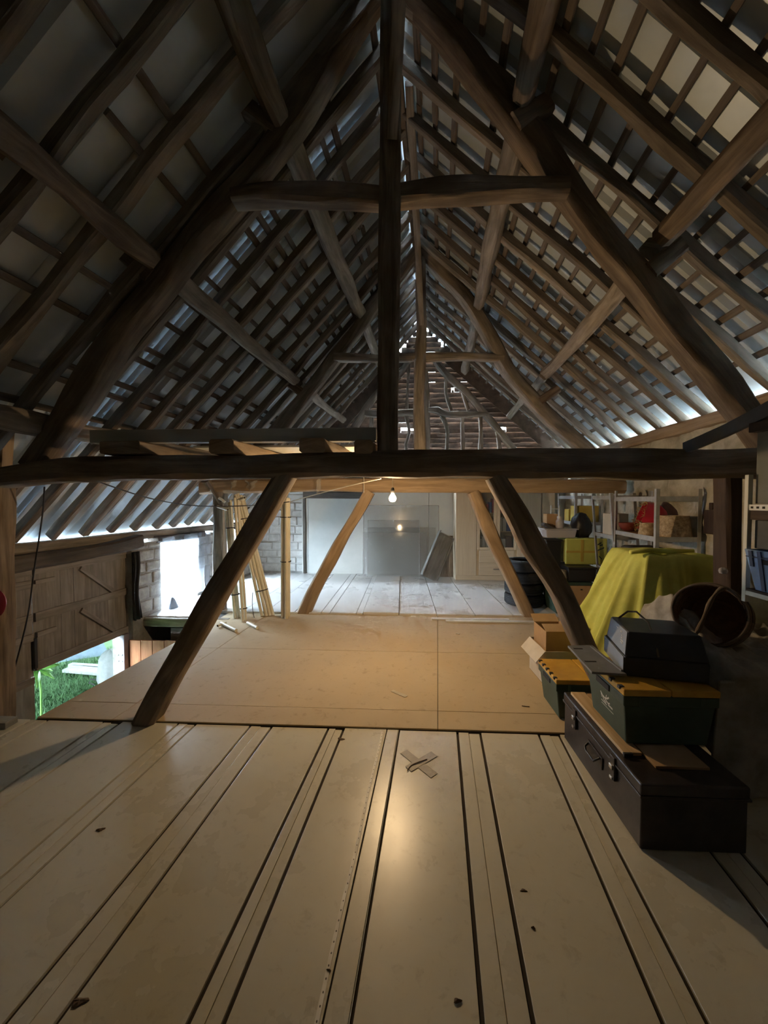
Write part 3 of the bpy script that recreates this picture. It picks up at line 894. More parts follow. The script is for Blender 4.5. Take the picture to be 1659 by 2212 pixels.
beam(t1, 'principal_rafter', [(866, -60), (962, 50), (1164, 300), (1274, 450), (1390, 600), (1518, 752), (1634, 905), (1698, 990)], Y1, [0.14, 0.15, 0.16, 0.16, 0.17, 0.17, 0.15, 0.15], 0.17, 'oak', 54, 0.01, yoff=0.06)
beam(t1, 'collar', [(505, 432), (590, 424), (700, 425), (835, 432)], Y1, [0.09, 0.13, 0.13, 0.12], 0.12, 'oak', 55, 0.010, 0.08)
beam(t1, 'collar', [(855, 424), (950, 414), (1080, 410), (1225, 412)], Y1, [0.13, 0.14, 0.13, 0.12], 0.12, 'oak', 56, 0.010, 0.08)
beam(t1, 'brace', [(622, 1022), (520, 1195), (410, 1385), (303, 1584)], Y1 - 0.02, [0.125, 0.135, 0.14, 0.15], 0.17, 'oak', 57, 0.006)
beam(t1, 'brace', [(1066, 1028), (1115, 1110), (1150, 1180), (1215, 1285), (1262, 1395), (1350, 1584)], Y1 - 0.02, [0.11, 0.13, 0.15, 0.12, 0.12, 0.12], 0.15, 'oak', 58, 0.008, 0.08)
# arcade posts under the tie ends
beam(t1, 'post', [(-4, 1048), (-2, 1570)], Y1 + 0.06, 0.15, 0.16, 'oak', 59, 0.004)
beam(t1, 'post', [(1571, 1030), (1571, 1590)], Y1 + 0.06, 0.10, 0.14, 'darkbrown', 60, 0.004)
beam(t1, 'strut', [(12, 905), (4, 1015)], Y1 + 0.1, 0.08, 0.1, 'oak_pale', 61, 0.004)

t2 = thing('roof_truss', 'middle roof truss lit warm by the bulb behind the nearest one', 'roof truss', at(910, 1060, Y2), 'barn roof trusses')
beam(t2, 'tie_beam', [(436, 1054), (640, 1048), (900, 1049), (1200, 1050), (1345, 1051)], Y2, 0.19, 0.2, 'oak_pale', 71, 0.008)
beam(t2, 'king_post', [(908, 1030), (905, 860), (910, 700), (908, 560)], Y2, [0.17, 0.155, 0.14, 0.12], 0.15, 'oak_grey', 72, 0.008)
beam(t2, 'principal_rafter', [(908, 530), (815, 648), (722, 772), (640, 878), (560, 985)], Y2, [0.14, 0.15, 0.17, 0.17, 0.17], 0.17, 'oak_grey', 73, 0.01, yoff=0.05)
beam(t2, 'principal_rafter', [(912, 540), (975, 605), (1040, 690), (1098, 795), (1178, 887), (1265, 968), (1330, 1030)], Y2, [0.14, 0.15, 0.18, 0.18, 0.18, 0.18, 0.16], 0.17, 'oak_grey', 74, 0.012, yoff=0.05)
beam(t2, 'collar', [(722, 773), (820, 774), (905, 772)], Y2, [0.10, 0.11, 0.11], 0.10, 'oak_grey', 75, 0.006)
beam(t2, 'collar', [(908, 772), (1000, 771), (1088, 774)], Y2, [0.11, 0.10, 0.09], 0.10, 'oak_grey', 76, 0.006)
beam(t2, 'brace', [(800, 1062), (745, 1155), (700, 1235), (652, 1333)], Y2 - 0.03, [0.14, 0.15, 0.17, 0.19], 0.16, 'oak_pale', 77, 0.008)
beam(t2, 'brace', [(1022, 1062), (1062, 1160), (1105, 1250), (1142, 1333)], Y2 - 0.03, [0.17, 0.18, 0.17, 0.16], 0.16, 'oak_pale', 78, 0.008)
beam(t2, 'post', [(476, 1050), (475, 1335)], Y2, 0.16, 0.16, 'oak_grey', 79, 0.006)
m = MB(); m.sweep([at(450, 1040, Y2 - 0.1), at(478, 1085, Y2 - 0.05)], 0.06, 0.08, (0, 1, 0), 0.004, 80); m.build('knee_brace', 'oak_grey', t2, 45)
# long slender brace from the middle king post up to the ridge
m = MB(); m.sweep([at(911, 700, Y2 - 0.09), at(898, 450, 4.35), at(884, 180, 3.35)], 0.07, 0.075, (1, 0, 0), 0.006, 81); m.build('ridge_brace', 'oak_grey', t2, 45)
m = MB(); m.sweep([at(845, 300, Y1 - 0.12), at(856, 120, 2.3), at(862, -60, 2.0)], 0.07, 0.075, (1, 0, 0), 0.005, 82); m.build('ridge_brace', 'oak', t1, 45)

# framing of the far gable
t3 = thing('gable_frame', 'crooked old timber frame standing against the tiled far gable', 'timber frame', at(910, 985, Y3), None)
YG = Y3 - 0.02
beam(t3, 'principal_rafter', [(890, 765), (862, 812), (815, 850), (762, 930), (735, 980)], YG, 0.14, 0.12, 'oak_grey', 91, 0.012)
beam(t3, 'principal_rafter', [(935, 770), (962, 806), (1010, 852), (1060, 910), (1120, 982)], YG, 0.13, 0.12, 'oak_grey', 92, 0.01)
beam(t3, 'collar', [(788, 893), (850, 894), (905, 890)], YG - 0.02, 0.13, 0.1, 'oak_grey', 93, 0.01, 0.08)
beam(t3, 'collar', [(925, 885), (945, 886), (965, 896), (1010, 895), (1055, 896)], YG - 0.02, [0.10, 0.15, 0.11, 0.11, 0.08], 0.1, 'oak_grey', 94, 0.01, 0.08)
for i, (pts, w) in enumerate([([(884, 778), (880, 840), (879, 886)], 0.06), ([(963, 808), (964, 850), (975, 888)], 0.06), ([(997, 840), (1004, 865), (1012, 886)], 0.06),
                              ([(803, 898), (801, 985)], 0.08), ([(878, 898), (884, 935), (876, 960), (880, 985)], 0.07), ([(955, 898), (966, 930), (965, 985)], 0.08),
                              ([(999, 900), (1000, 985)], 0.08), ([(1038, 898), (1039, 940), (1037, 985)], 0.08), ([(1070, 922), (1078, 955), (1080, 985)], 0.07), ([(918, 800), (922, 900), (921, 985)], 0.13)]):
    beam(t3, 'stud', pts, YG + 0.02, w, 0.08, 'oak_grey', 100 + i, 0.008, 0.1)
beam(t3, 'tie_beam', [(560, 1040), (900, 1038), (1215, 1040)], YG, 0.2, 0.16, 'oak', 96, 0.01)

# purlins, one per row and bay, under the rafters
rows = [('left', 'lower', -1.97, 3.26), ('left', 'upper', -1.07, 4.17), ('right', 'lower', 1.456, 3.31), ('right', 'upper', 0.544, 4.21)]
bays = [(YN, Y1 - 0.06, 'reaching overhead from the nearest truss'), (Y1 + 0.10, Y2 - 0.02, 'between the nearest and the middle truss'), (Y2 + 0.08, Y3 - 0.05, 'between the middle truss and the far gable')]
for r, (sd, lv, u, z) in enumerate(rows):
    for bi, (y0, y1, txt) in enumerate(bays):
        rn = random.Random(r * 10 + bi)
        n = 5; P = []
        for k in range(n):
            t = k / (n - 1); w = math.sin(t * math.pi)
            P.append(W(u + rn.uniform(-.02, .02) * w, y0 + (y1 - y0) * t, z - 0.05 * w * rn.uniform(0, 1)))
        w = [0.15, 0.15, 0.14, 0.14, 0.13] if bi < 2 else 0.12
        if bi == 2 and (sd, lv) == ('right', 'lower'):
            P[2] += Vector((0.06, 0, 0.08)); P[3] += Vector((0.03, 0, 0.05))
        sl = SLL if sd == 'left' else SLR
        hint = Vector((sl * (-1 if sd == 'left' else 1), 0, 1))
        m = MB(); m.sweep(P, w, 0.13, hint, 0.010, 300 + r * 10 + bi, 0.16)
        o = m.build('purlin', 'oak_grey' if lv == 'upper' and bi else 'oak' if bi == 0 else 'oak_grey', None, 45)
        tag(o, '%s purlin of the %s slope %s' % (lv, 'long left' if sd == 'left' else 'steep right', txt), 'purlin', 'roof purlins')
# short cleats that hold the purlins on the principals
def cleat(px, py, y, a, px2, py2, y2, label):
    m = MB(); m.sweep([at(px, py, y), at(px2, py2, y2)], a, 0.12, (0, 0, 1), 0.006, int(px), 0.1)
    o = m.build('purlin_cleat', 'oak', None, 45); tag(o, label, 'cleat', 'purlin cleats')
cleat(268, 548, Y1 + 0.0, 0.09, 330, 600, Y1 + 0.02, 'dark wooden cleat under the catslide purlin at the nearest truss')
cleat(1400, 590, Y1 + 0.0, 0.09, 1470, 530, Y1 + 0.02, 'dark wooden cleat under the lower steep-side purlin at the nearest truss')
cleat(530, 235, Y1 + 0.0, 0.09, 600, 285, Y1 + 0.02, 'dark wooden cleat under the upper catslide purlin at the nearest truss')
cleat(1110, 270, Y1 + 0.0, 0.09, 1185, 225, Y1 + 0.02, 'dark wooden cleat under the upper steep-side purlin at the nearest truss')
cleat(618, 822, Y2, 0.1, 665, 858, Y2, 'small wooden cleat under the catslide purlin at the middle truss')
cleat(1165, 868, Y2, 0.1, 1205, 840, Y2, 'small wooden cleat under the steep-side purlin at the middle truss')
# plate along the top of the left posts
m = MB(); m.sweep([W(-2.93, YN, 2.13), W(-2.93, 1, 2.15), W(-2.92, 3, 2.15), W(-2.92, 5.4, 2.14), W(-2.92, 8.0, 2.12)], 0.14, 0.16, (1, 0, 0), 0.012, 350, 0.2)
o = m.build('arcade_plate', 'oak_grey', None, 45); tag(o, 'rough plate running along the top of the left posts', 'beam', None, 'structure')

# loft joists lying across the ties and the things on them
for i, (px, w, h, hint) in enumerate(((290, 0.30, 0.085, 'broad dark'), (500, 0.17, 0.10, 'square-ended'), (688, 0.19, 0.10, 'chunky'), (792, 0.13, 0.095, 'stubby'))):
    p = at(px, 968, Y1)
    u = p.x - SK * Y1
    m = MB(); m.sweep([W(u, Y1 - 0.13, 1.905 + h / 2 + 0.004), W(u, 4.0, 1.905 + h / 2), W(u + 0.02, Y2 + 0.12, 1.895 + h / 2)], w, h, (0, 0, 1), 0.008, 360 + i, 0.2, 0.12)
    o = m.build('loft_joist', 'oak_pale' if i else 'oak', None, 45)
    tag(o, '%s joist end resting on the tie beam, number %s from the king post' % (hint, ('four', 'three', 'two', 'one')[i]), 'joist', 'loft joists on the tie beam')
a, c = at(205, 940, Y1 + 0.02), at(813, 940, Y1 + 0.02)
m = MB(); m.hexa([Vector(q) for q in [(a.x, Y1 - .03, 2.004), (c.x, Y1 - .03, 2.004), (c.x, Y1 + .05, 2.004), (a.x, Y1 + .05, 2.004), (a.x, Y1 - .03, 2.095), (c.x, Y1 - .03, 2.095), (c.x, Y1 + .05, 2.095), (a.x, Y1 + .05, 2.095)]])
o = m.build('pale_plank', 'paleplank', None, bevel=0.004); tag(o, 'long pale grey painted plank lying on the joist ends', 'plank')
m = MB(); m.slab(-2.0, -0.45, 3.1, 4.9, 2.025, 2.04)
o = m.build('ceiling_sheet', 'whiteboard'); tag(o, 'white sheet laid on the loft joists behind the plank', 'sheet')
# ------------------------------------------------------------------ lamp
bp = at(848, 1076, 3.72)
lamp = thing('pendant_bulb', 'bare lit bulb hanging from a thin cord behind the tie beam', 'light bulb', bp)
prof = [(0.012, 0.052), (0.014, 0.040), (0.022, 0.026), (0.032, 0.008), (0.034, -0.006), (0.030, -0.022), (0.018, -0.033), (0.0, -0.037)]
m = MB(); m.lathe([(r, z) for r, z in prof], 24, Matrix.Translation(bp)); m.build('bulb', 'bulb', lamp, 180)
m = MB(); m.lathe([(0.0, 0.105), (0.012, 0.10), (0.017, 0.085), (0.017, 0.052), (0.013, 0.046)], 16, Matrix.Translation(bp)); m.build('lamp_holder', 'black', lamp, 60)
m = MB(); m.tube([bp + Vector((0, 0, 0.10)), bp + Vector((0.002, 0, 0.30)), bp + Vector((0, 0, 0.43))], 0.003, 6); m.build('cord', 'whitecable', lamp, 60)

def solo(mb, name, mat, label, cat, group=None, **k):
    o = mb.build(name, mat, None, **k)
    return tag(o, label, cat, group)
def wire(name, pts, r, mat, label):
    P = []
    n = len(pts)
    V = [Vector(p) for p in pts]
    for i in range(n - 1):
        p0, p1, p2, p3 = V[max(i - 1, 0)], V[i], V[i + 1], V[min(i + 2, n - 1)]
        for j in range(6):
            t = j / 6
            P.append(0.5 * ((2 * p1) + (p2 - p0) * t + (2 * p0 - 5 * p1 + 4 * p2 - p3) * t * t + (3 * p1 - p0 - 3 * p2 + p3) * t ** 3))
    P.append(V[-1])
    m = MB(); m.tube(P, r, 6)
    return solo(m, name, mat, label, 'cable', None, smooth=60)
wire('electric_cable', [at(96, 1052, Y1 + 0.14), at(92, 1110, Y1 + 0.2), at(74, 1230, Y1 + 0.3), at(60, 1330, Y1 + 0.3), at(38, 1420, Y1 + 0.25), at(20, 1480, Y1 + 0.2)], 0.006, 'cable', 'black cable dangling from the tie beam beside the plank door')
wire('electric_cable', [at(210, 1040, Y1 + 0.1), at(330, 1078, 3.4), at(430, 1093, 4.2), at(540, 1092, 4.9), at(625, 1084, 4.9)], 0.006, 'cable', 'thin black cable sagging across to the left brace')
wire('electric_cable', [at(625, 1084, 4.9), at(690, 1066, 4.6), at(760, 1048, 4.2), at(823, 1034, 3.8)], 0.005, 'whitecable', 'pale cable stretched up from the brace to the tie beam')
wire('string', [at(786, 1030, Y2 - 0.15), at(786, 1064, Y2 - 0.15)], 0.004, 'whitecable', 'short white string hanging beside the middle brace')
def scrap(px, py, y, w, h, label, seed):
    rn = random.Random(seed); c = at(px, py, y)
    m = MB()
    def f(a, b):
        return c + Vector(((a - 0.5) * w * (1 - 0.5 * b + 0.2 * math.sin(9 * b + seed)), 0.03 * math.sin(6 * a + seed) + 0.02 * math.sin(5 * b), -b * h + 0.02 * math.sin(7 * a + seed)))
    m.grid(f, 8, 10)
    solo(m, 'plastic_scrap', 'film', label, 'plastic scrap', 'plastic scraps on the middle tie beam', smooth=180, solid=0.001)
scrap(541, 1040, Y2 - 0.16, 0.16, 0.12, 'ragged plastic scrap snagged on the tie beam above the leaning tubes', 1)
scrap(502, 1040, Y2 - 0.16, 0.09, 0.10, 'small torn plastic scrap beside the left post head', 2)
scrap(687, 1036, Y2 - 0.16, 0.08, 0.19, 'narrow white plastic strip hanging from the middle tie beam', 3)

# ------------------------------------------------------------------ tubes by the left post
def bundle(label, tubes, bands, r=0.024, base=None):
    """tubes: list of (bottom px,py,Y, top px,py,Y); bands: fractions along"""
    P = [(at(*t[:3]), at(*t[3:])) for t in tubes]
    P = [(Vector((a.x, a.y, max(a.z, 0.012 + 0.004))), b) for a, b in P]
    loc = sum((a for a, b in P), Vector()) / len(P)
    t = thing('pipe_bundle', label, 'pipe bundle', loc, 'cream pipes by the left post')
    for a, b in P:
        m = MB(); d = (b - a).normalized()
        m.tube([a, a + d * 0.012, b - d * 0.012, b], [r, r, r, r], 12)
        o = m.build('pipe', 'cream', t, 50)
        m = MB(); m.tube([b + d * 0.0005, b + d * 0.003], r * 0.72, 12); m.build('pipe_mouth', 'blackmatt', o)
    for f in bands:
        c = [a.lerp(b, f) for a, b in P]
        cen = sum(c, Vector()) / len(c)
        rad = max((q - cen).length for q in c) + r * 1.12
        d = (P[0][1] - P[0][0]).normalized()
        q = d.to_track_quat('Z', 'Y').to_matrix().to_4x4()
        T = Matrix.Translation(cen) @ q
        m = MB()
        xs = [T.inverted() @ k for k in c]
        sx = max(abs(k.x) for k in xs) + r * 1.1; sy = max(abs(k.y) for k in xs) + r * 1.1
        m.lathe([(1, -0.006), (1.06, -0.006), (1.06, 0.006), (1, 0.006)], 28, T @ Matrix.Diagonal((sx, sy, 1, 1)), cap=False)
        m.build('tie', 'black', t, 40)
    return t
bundle('upright bundle of four cream pipes standing beside the left brace', [(611, 1346, 5.05, 611, 1075, 5.1), (619, 1349, 5.0, 619, 1075, 5.05), (616, 1344, 5.12, 616, 1078, 5.12), (623, 1345, 5.1, 623, 1076, 5.1)], (0.47, 0.84), 0.026)
bundle('leaning bundle of cream pipes with feet spread towards the upright ones', [(566, 1341, 5.1, 508, 1068, 5.15), (575, 1341, 5.1, 514, 1066, 5.2), (583, 1339, 5.12, 520, 1070, 5.2), (590, 1337, 5.15, 524, 1072, 5.25)], (0.21, 0.80), 0.022)
bundle('bundle of cream pipes nearest the left post, banded in the middle', [(508, 1345, 5.0, 488, 1095, 5.1), (516, 1347, 5.0, 494, 1085, 5.1), (512, 1343, 5.08, 498, 1080, 5.15)], (0.2, 0.78), 0.022)
bundle('pair of thinner cream pipes between the two leaning bundles', [(525, 1356, 4.86, 507, 1075, 4.98), (531, 1350, 4.92, 514, 1080, 5.0)], (0.1,), 0.018)
def loose(label, a, b, r=0.02):
    m = MB(); m.tube([a, b], r, 12)
    o = solo(m, 'short_pipe', 'cream', label, 'pipe', 'loose pipe offcuts', smooth=50)
    d = (b - a).normalized(); m = MB(); m.tube([a - d * 0.003, a - d * 0.0005], r * 0.72, 12); m.build('pipe_mouth', 'blackmatt', o)
loose('cream pipe offcut lying in front of the left post', flo(478, 1346, 0.035), flo(510, 1362, 0.035))
loose('cream pipe offcut lying under the leaning bundle', flo(535, 1345, 0.035), flo(556, 1356, 0.035))
loose('short cream pipe offcut pointing at the tilted beam', flo(470, 1352, 0.035), flo(488, 1345, 0.035), 0.015)
loose('cream elbow piece jutting from the top of the pipe bundles', at(528, 1075, 5.0), at(512, 1082, 5.1), 0.02)
loose('white connector pipe jutting left from the bundle tops', at(492, 1101, 5.0), at(470, 1094, 5.1), 0.018)
m = MB(); m.tube([at(486, 1085, 5.05), at(480, 1080, 5.05), at(473, 1076, 5.06)], 0.018, 10)
solo(m, 'short_pipe', 'white', 'white bent pipe end resting on top of the bundles', 'pipe', 'loose pipe offcuts', smooth=60)
wire('electric_cable', [at(546, 1280, 5.15), at(545, 1305, 5.1), at(548, 1330, 5.05), at(555, 1344, 5.0)], 0.004, 'cable', 'thin dark cable trailing down the leaning pipe bundle')

# plastic curtain at the hatch and black sheeting beside the door
m = MB()
def cur(a, b):
    y = 5.24 + 1.12 * a
    return W(UL + 0.05 + 0.018 * math.sin(a * 40) * (0.4 + b) + 0.02 * math.sin(a * 13 + b * 3), y + 0.03 * math.sin(b * 6), 1.06 - b * (1.0 - 0.05 * math.sin(a * 9)))
m.grid(cur, 60, 14)
solo(m, 'plastic_curtain', 'curtain', 'translucent polythene curtain hanging over the bright hatch', 'curtain', None, smooth=180, solid=0.001)
m = MB()
def blk(a, b):
    return W(UL + 0.05 + 0.03 * math.sin(a * 11 + b * 2), 4.70 + 0.12 * a + 0.015 * math.sin(b * 8) , 0.93 - b * 0.88)
m.grid(blk, 16, 12)
solo(m, 'plastic_sheeting', 'black', 'black plastic sheeting hanging between the plank door and stone pier', 'sheeting', None, smooth=180, solid=0.002)
# crumpled rag at the hatch sill
m = MB(); m.lathe([(0.0, 0.0), (0.09, 0.005), (0.08, 0.06), (0.05, 0.14), (0.03, 0.22), (0.0, 0.27)], 18, Matrix.Translation(W(UL + 0.10, 5.36, FZ)) @ Matrix.Diagonal((.7, .7, .6, 1)), lambda th, z, i: 0.018 * math.sin(3 * th + 7 * z) + 0.01 * math.sin(7 * th))
solo(m, 'crumpled_bag', 'casegrey', 'crumpled grey bag on the sill below the bright hatch', 'bag', None, smooth=180)
# red pad at the picture's edge on the near post
m = MB(); m.lathe([(0.0, -0.03), (0.07, -0.028), (0.095, 0.0), (0.07, 0.028), (0.0, 0.03)], 28, Matrix.Translation(at(-14, 1302, Y1 - 0.075)) @ Matrix.Rotation(math.radians(90), 4, 'X') @ Matrix.Diagonal((1, 1.15, 1, 1)))
solo(m, 'red_pad', 'maroonpad', 'round dark red pad hanging on the near left post', 'pad', None, smooth=60)
m = MB(); q = flo(8, 1568); m.box((q.x - 0.06, q.y + 0.0, 0.024), (0.24, 0.09, 0.045)); solo(m, 'wood_block', 'greyboard', 'small grey wood block at the foot of the near left post', 'block', None, bevel=0.004)

# ------------------------------------------------------------------ against the far wall: sheets, tray, cupboard, tyres
def sheet(label, px0, px1, pyt, pyb, yb, yt, mat, th=0.006, frame=None):
    a = at(px0, pyb, yb); c = at(px1, pyb, yb); zt = at(px0, pyt, yt).z
    zb = FZ + 0.004
    m = MB(); m.hexa([Vector((a.x, yb, zb)), Vector((c.x, yb, zb)), Vector((c.x, yb + th, zb)), Vector((a.x, yb + th, zb)), Vector((a.x, yt, zt)), Vector((c.x, yt, zt)), Vector((c.x, yt + th, zt)), Vector((a.x, yt + th, zt))])
    o = solo(m, 'glazing_sheet', mat, label, 'glass sheet', 'clear sheets leaning on the far wall')
    if frame:
        for (p, q) in (((a.x, yb, zb), (a.x, yt, zt)), ((c.x, yb, zb), (c.x, yt, zt)), ((a.x, yt, zt), (c.x, yt, zt))):
            m = MB(); m.tube([Vector(p) - Vector((0, .004, 0)), Vector(q) - Vector((0, .004, 0))], 0.006, 6); m.build('edge_strip', frame, o)
    return o
sheet('tall polythene-wrapped sheet leaning against the far white wall', 785, 948, 1092, 1248, 7.92, 8.02, 'film', 0.008, 'film2')
sheet('wide low cloudy sheet leaning behind the square glass panes', 783, 922, 1150, 1249, 7.84, 7.95, 'film2', 0.006)
sheet('square dusty glass pane leaning in front of the cloudy sheet', 794, 906, 1124, 1250, 7.74, 7.86, 'glass', 0.006, 'film2')
sheet('smaller glass pane leaning between the taller ones', 792, 942, 1139, 1249, 7.80, 7.91, 'glass', 0.006)
# old zinc tray leaning diagonally
Tq = [at(947, 1147, 7.72), at(983, 1156, 7.78), at(938, 1262, 7.30), at(908, 1241, 7.40)]
ex = (Tq[1] - Tq[0]); ey = (Tq[3] - Tq[0]); nn = ex.cross(ey).normalized()
tr = thing('wooden_tray', 'long grey trough leaning diagonally beside the pale cupboard', 'trough', Tq[2])
ex.normalize(); L = ey.length; ey.normalize(); ex = (ex - ey * ex.dot(ey)).normalized()
nn = ex.cross(ey).normalized()
if nn.y > 0: nn = -nn
def tb(x0, x1, y0, y1, z0, z1, nm):
    m = MB(); o = Tq[0]
    P = [o + ex * x + ey * y + nn * z for z in (z0, z1) for x, y in ((x0, y0), (x1, y0), (x1, y1), (x0, y1))]
    m.hexa(P); m.build(nm, 'greyboard', tr, bevel=0.004)
tb(0, 0.36, 0.0, L, -0.02, 0.0, 'base'); tb(0, 0.025, 0, L, 0.0, 0.13, 'side'); tb(0.335, 0.36, 0, L, -0.001, 0.02, 'side'); tb(0.026, 0.334, 0, 0.022, 0.0, 0.02, 'end')
m = MB(); m.hexa([Vector(q) for q in [(at(952, 1250, 7.7).x, 7.8, FZ + .003), (at(982, 1250, 7.7).x, 7.8, FZ + .003), (at(982, 1250, 7.7).x, 7.83, FZ + .003), (at(952, 1250, 7.7).x, 7.83, FZ + .003),
   (at(952, 1250, 7.7).x, 7.97, .85), (at(982, 1250, 7.7).x, 7.97, .85), (at(982, 1250, 7.7).x, 8.0, .85), (at(952, 1250, 7.7).x, 8.0, .85)]])
solo(m, 'brown_board', 'oak', 'narrow brown board standing behind the grey trough', 'board')

# pale cupboard with glazed middle
CY = 7.50
cx = [at(px, 1255, CY).x for px in (984, 1029, 1116, 1168, 1197)]
cup = thing('cupboard', 'tall pale beech wall cupboard with glazed middle doors and drawers', 'cupboard', Vector(((cx[0] + cx[3]) / 2, CY + 0.2, FZ)))
H = 1.98
def cb(x0, x1, y0, y1, z0, z1, nm, mat='beech', par=None, bv=0.003):
    m = MB(); m.box(((x0 + x1) / 2, (y0 + y1) / 2, (z0 + z1) / 2), (x1 - x0, y1 - y0, z1 - z0))
    return m.build(nm, mat, par or cup, bevel=bv)
cb(cx[0], cx[3], CY + 0.02, CY + 0.42, FZ + 0.002, 0.12, 'plinth')
cb(cx[0], cx[1], CY + 0.02, CY + 0.42, 0.122, H, 'carcass')
cb(cx[0] + .004, cx[1] - .004, CY, CY + 0.02, 0.125, H - 0.01, 'door')
cb(cx[2], cx[3], CY + 0.02, CY + 0.42, 0.122, H, 'carcass')
cb(cx[2] + .004, cx[3] - .004, CY, CY + 0.02, 0.125, H - 0.01, 'door')
cb(cx[1], cx[2], CY + 0.40, CY + 0.42, 0.122, H, 'back')
cb(cx[1], cx[2], CY + 0.02, CY + 0.40, H - 0.02, H, 'top')
zd = at(1060, 1188, CY).z
cb(cx[1] + .001, cx[2] - .001, CY + 0.02, CY + 0.40, 0.122, zd, 'carcass')
for (z0, z1) in ((0.13, 0.13 + (zd - 0.13) / 2 - .004), (0.13 + (zd - 0.13) / 2, zd - 0.004)):
    dr = cb(cx[1] + 0.05, cx[2] - 0.05, CY, CY + 0.018, z0, z1, 'drawer')
    cb((cx[1] + cx[2]) / 2 - .06, (cx[1] + cx[2]) / 2 + .06, CY - 0.012, CY, (z0 + z1) / 2 - .006, (z0 + z1) / 2 + .006, 'handle', 'steel', dr, 0)
xm = (cx[1] + cx[2]) / 2
for (x0, x1) in ((cx[1] + .003, xm - .002), (xm + .002, cx[2] - .003)):
    dd = cb(x0, x0 + 0.06, CY, CY + .02, zd + .003, H - .01, 'door_stile'); cb(x1 - 0.06, x1, CY, CY + .02, zd + .003, H - .01, 'door_stile')
    cb(x0 + .06, x1 - .06, CY, CY + .02, zd + .003, zd + .05, 'door_rail'); cb(x0 + .06, x1 - .06, CY, CY + .02, H - .06, H - .01, 'door_rail')
    cb(x0 + .06, x1 - .06, CY + .008, CY + .012, zd + .05, H - .06, 'pane', 'cabglass', None, 0)
shz = [zd + 0.002, zd + 0.36, zd + 0.72]
for z in shz[1:]:
    cb(cx[1] + .001, cx[2] - .001, CY + .05, CY + .39, z - .018, z - .001, 'shelf')
bi = 0
ordn = ('first', 'second', 'third', 'fourth', 'fifth', 'sixth', 'seventh', 'eighth', 'ninth', 'tenth', 'eleventh', 'twelfth')
for si, z in enumerate(shz):
    x = cx[1] + 0.05; bi = 0
    while x < cx[2] - 0.12:
        w = RN.uniform(0.035, 0.11); h = RN.uniform(0.16, 0.30); mt = RN.choice(['blueb', 'whiteb', 'redb', 'brownb', 'whiteb', 'blueb', 'black'])
        m = MB(); m.box((x + w / 2, CY + 0.14, z + h / 2), (w, 0.18, h))
        col = {'blueb': 'blue', 'whiteb': 'white', 'redb': 'red', 'brownb': 'brown', 'black': 'black'}[mt]
        solo(m, 'box_file', mt, '%s box file, %s from the left on the %s glazed cupboard shelf' % (col, ordn[min(bi, 11)], ('lowest', 'middle', 'top')[si]), 'book', 'books behind the cupboard glass', bevel=0.003)
        x += w + RN.uniform(0.002, 0.03); bi += 1
# narrower cupboard beside it
c2 = thing('cupboard', 'narrow plain pale cupboard against the far right corner', 'cupboard', Vector(((cx[3] + cx[4]) / 2, CY + .2, FZ)))
cb(cx[3] + .01, cx[4], CY + .03, CY + .42, FZ + .002, H, 'carcass', 'beech', c2); cb(cx[3] + .014, cx[4] - .004, CY + .01, CY + .03, 0.1, H - .01, 'door', 'beech', c2)

# tyres
tx = at(1130, 1330, 5.85).x
for i in range(4):
    m = MB(); zb = FZ + 0.004 + i * 0.168
    R, hw = 0.285 - 0.006 * (i % 2), 0.082
    pr = [(0.17, -hw * 0.8), (0.19, -hw), (0.235, -hw * 1.0), (R - 0.012, -hw * 0.86), (R - 0.002, -hw * 0.66)]
    for k in range(5):
        z0 = -hw * 0.60 + k * hw * 0.26
        pr += [(R, z0), (R, z0 + hw * 0.17), (R - 0.008, z0 + hw * 0.18), (R - 0.008, z0 + hw * 0.25)]
    pr += [(R - 0.002, hw * 0.70), (R - 0.012, hw * 0.86), (0.235, hw), (0.19, hw), (0.17, hw * 0.8), (0.17, -hw * 0.8)]
    m.lathe(pr, 56, Matrix.Translation((tx + RN.uniform(-.015, .015), 5.85 + RN.uniform(-.015, .015), zb + hw)), cap=False)
    solo(m, 'car_tyre', 'rubber', '%s black tyre of the stack behind the brace' % ('lowest', 'second lowest', 'second highest', 'topmost')[i], 'tyre', 'stacked tyres', smooth=35)

# white battens lying on the hardboard
def lay(label, a, c, w, h, mat, name, cat='batten', z=0.012):
    d = (c - a).normalized(); n = Vector((-d.y, d.x, 0)) * (w / 2)
    m = MB(); m.hexa([Vector((p.x, p.y, z)) for p in (a - n, c - n, c + n, a + n)] + [Vector((p.x, p.y, z + h)) for p in (a - n, c - n, c + n, a + n)])
    return solo(m, name, mat, label, cat, None, bevel=min(0.002, h / 3))
lay('long white skirting batten lying along the hardboard edge', flo(963, 1343, .012), flo(1215, 1346, .012), 0.07, 0.018, 'white', 'white_batten')
lay('second white batten just behind the first on the floor', flo(933, 1338, .012), flo(1100, 1340, .012), 0.05, 0.016, 'white', 'white_batten')
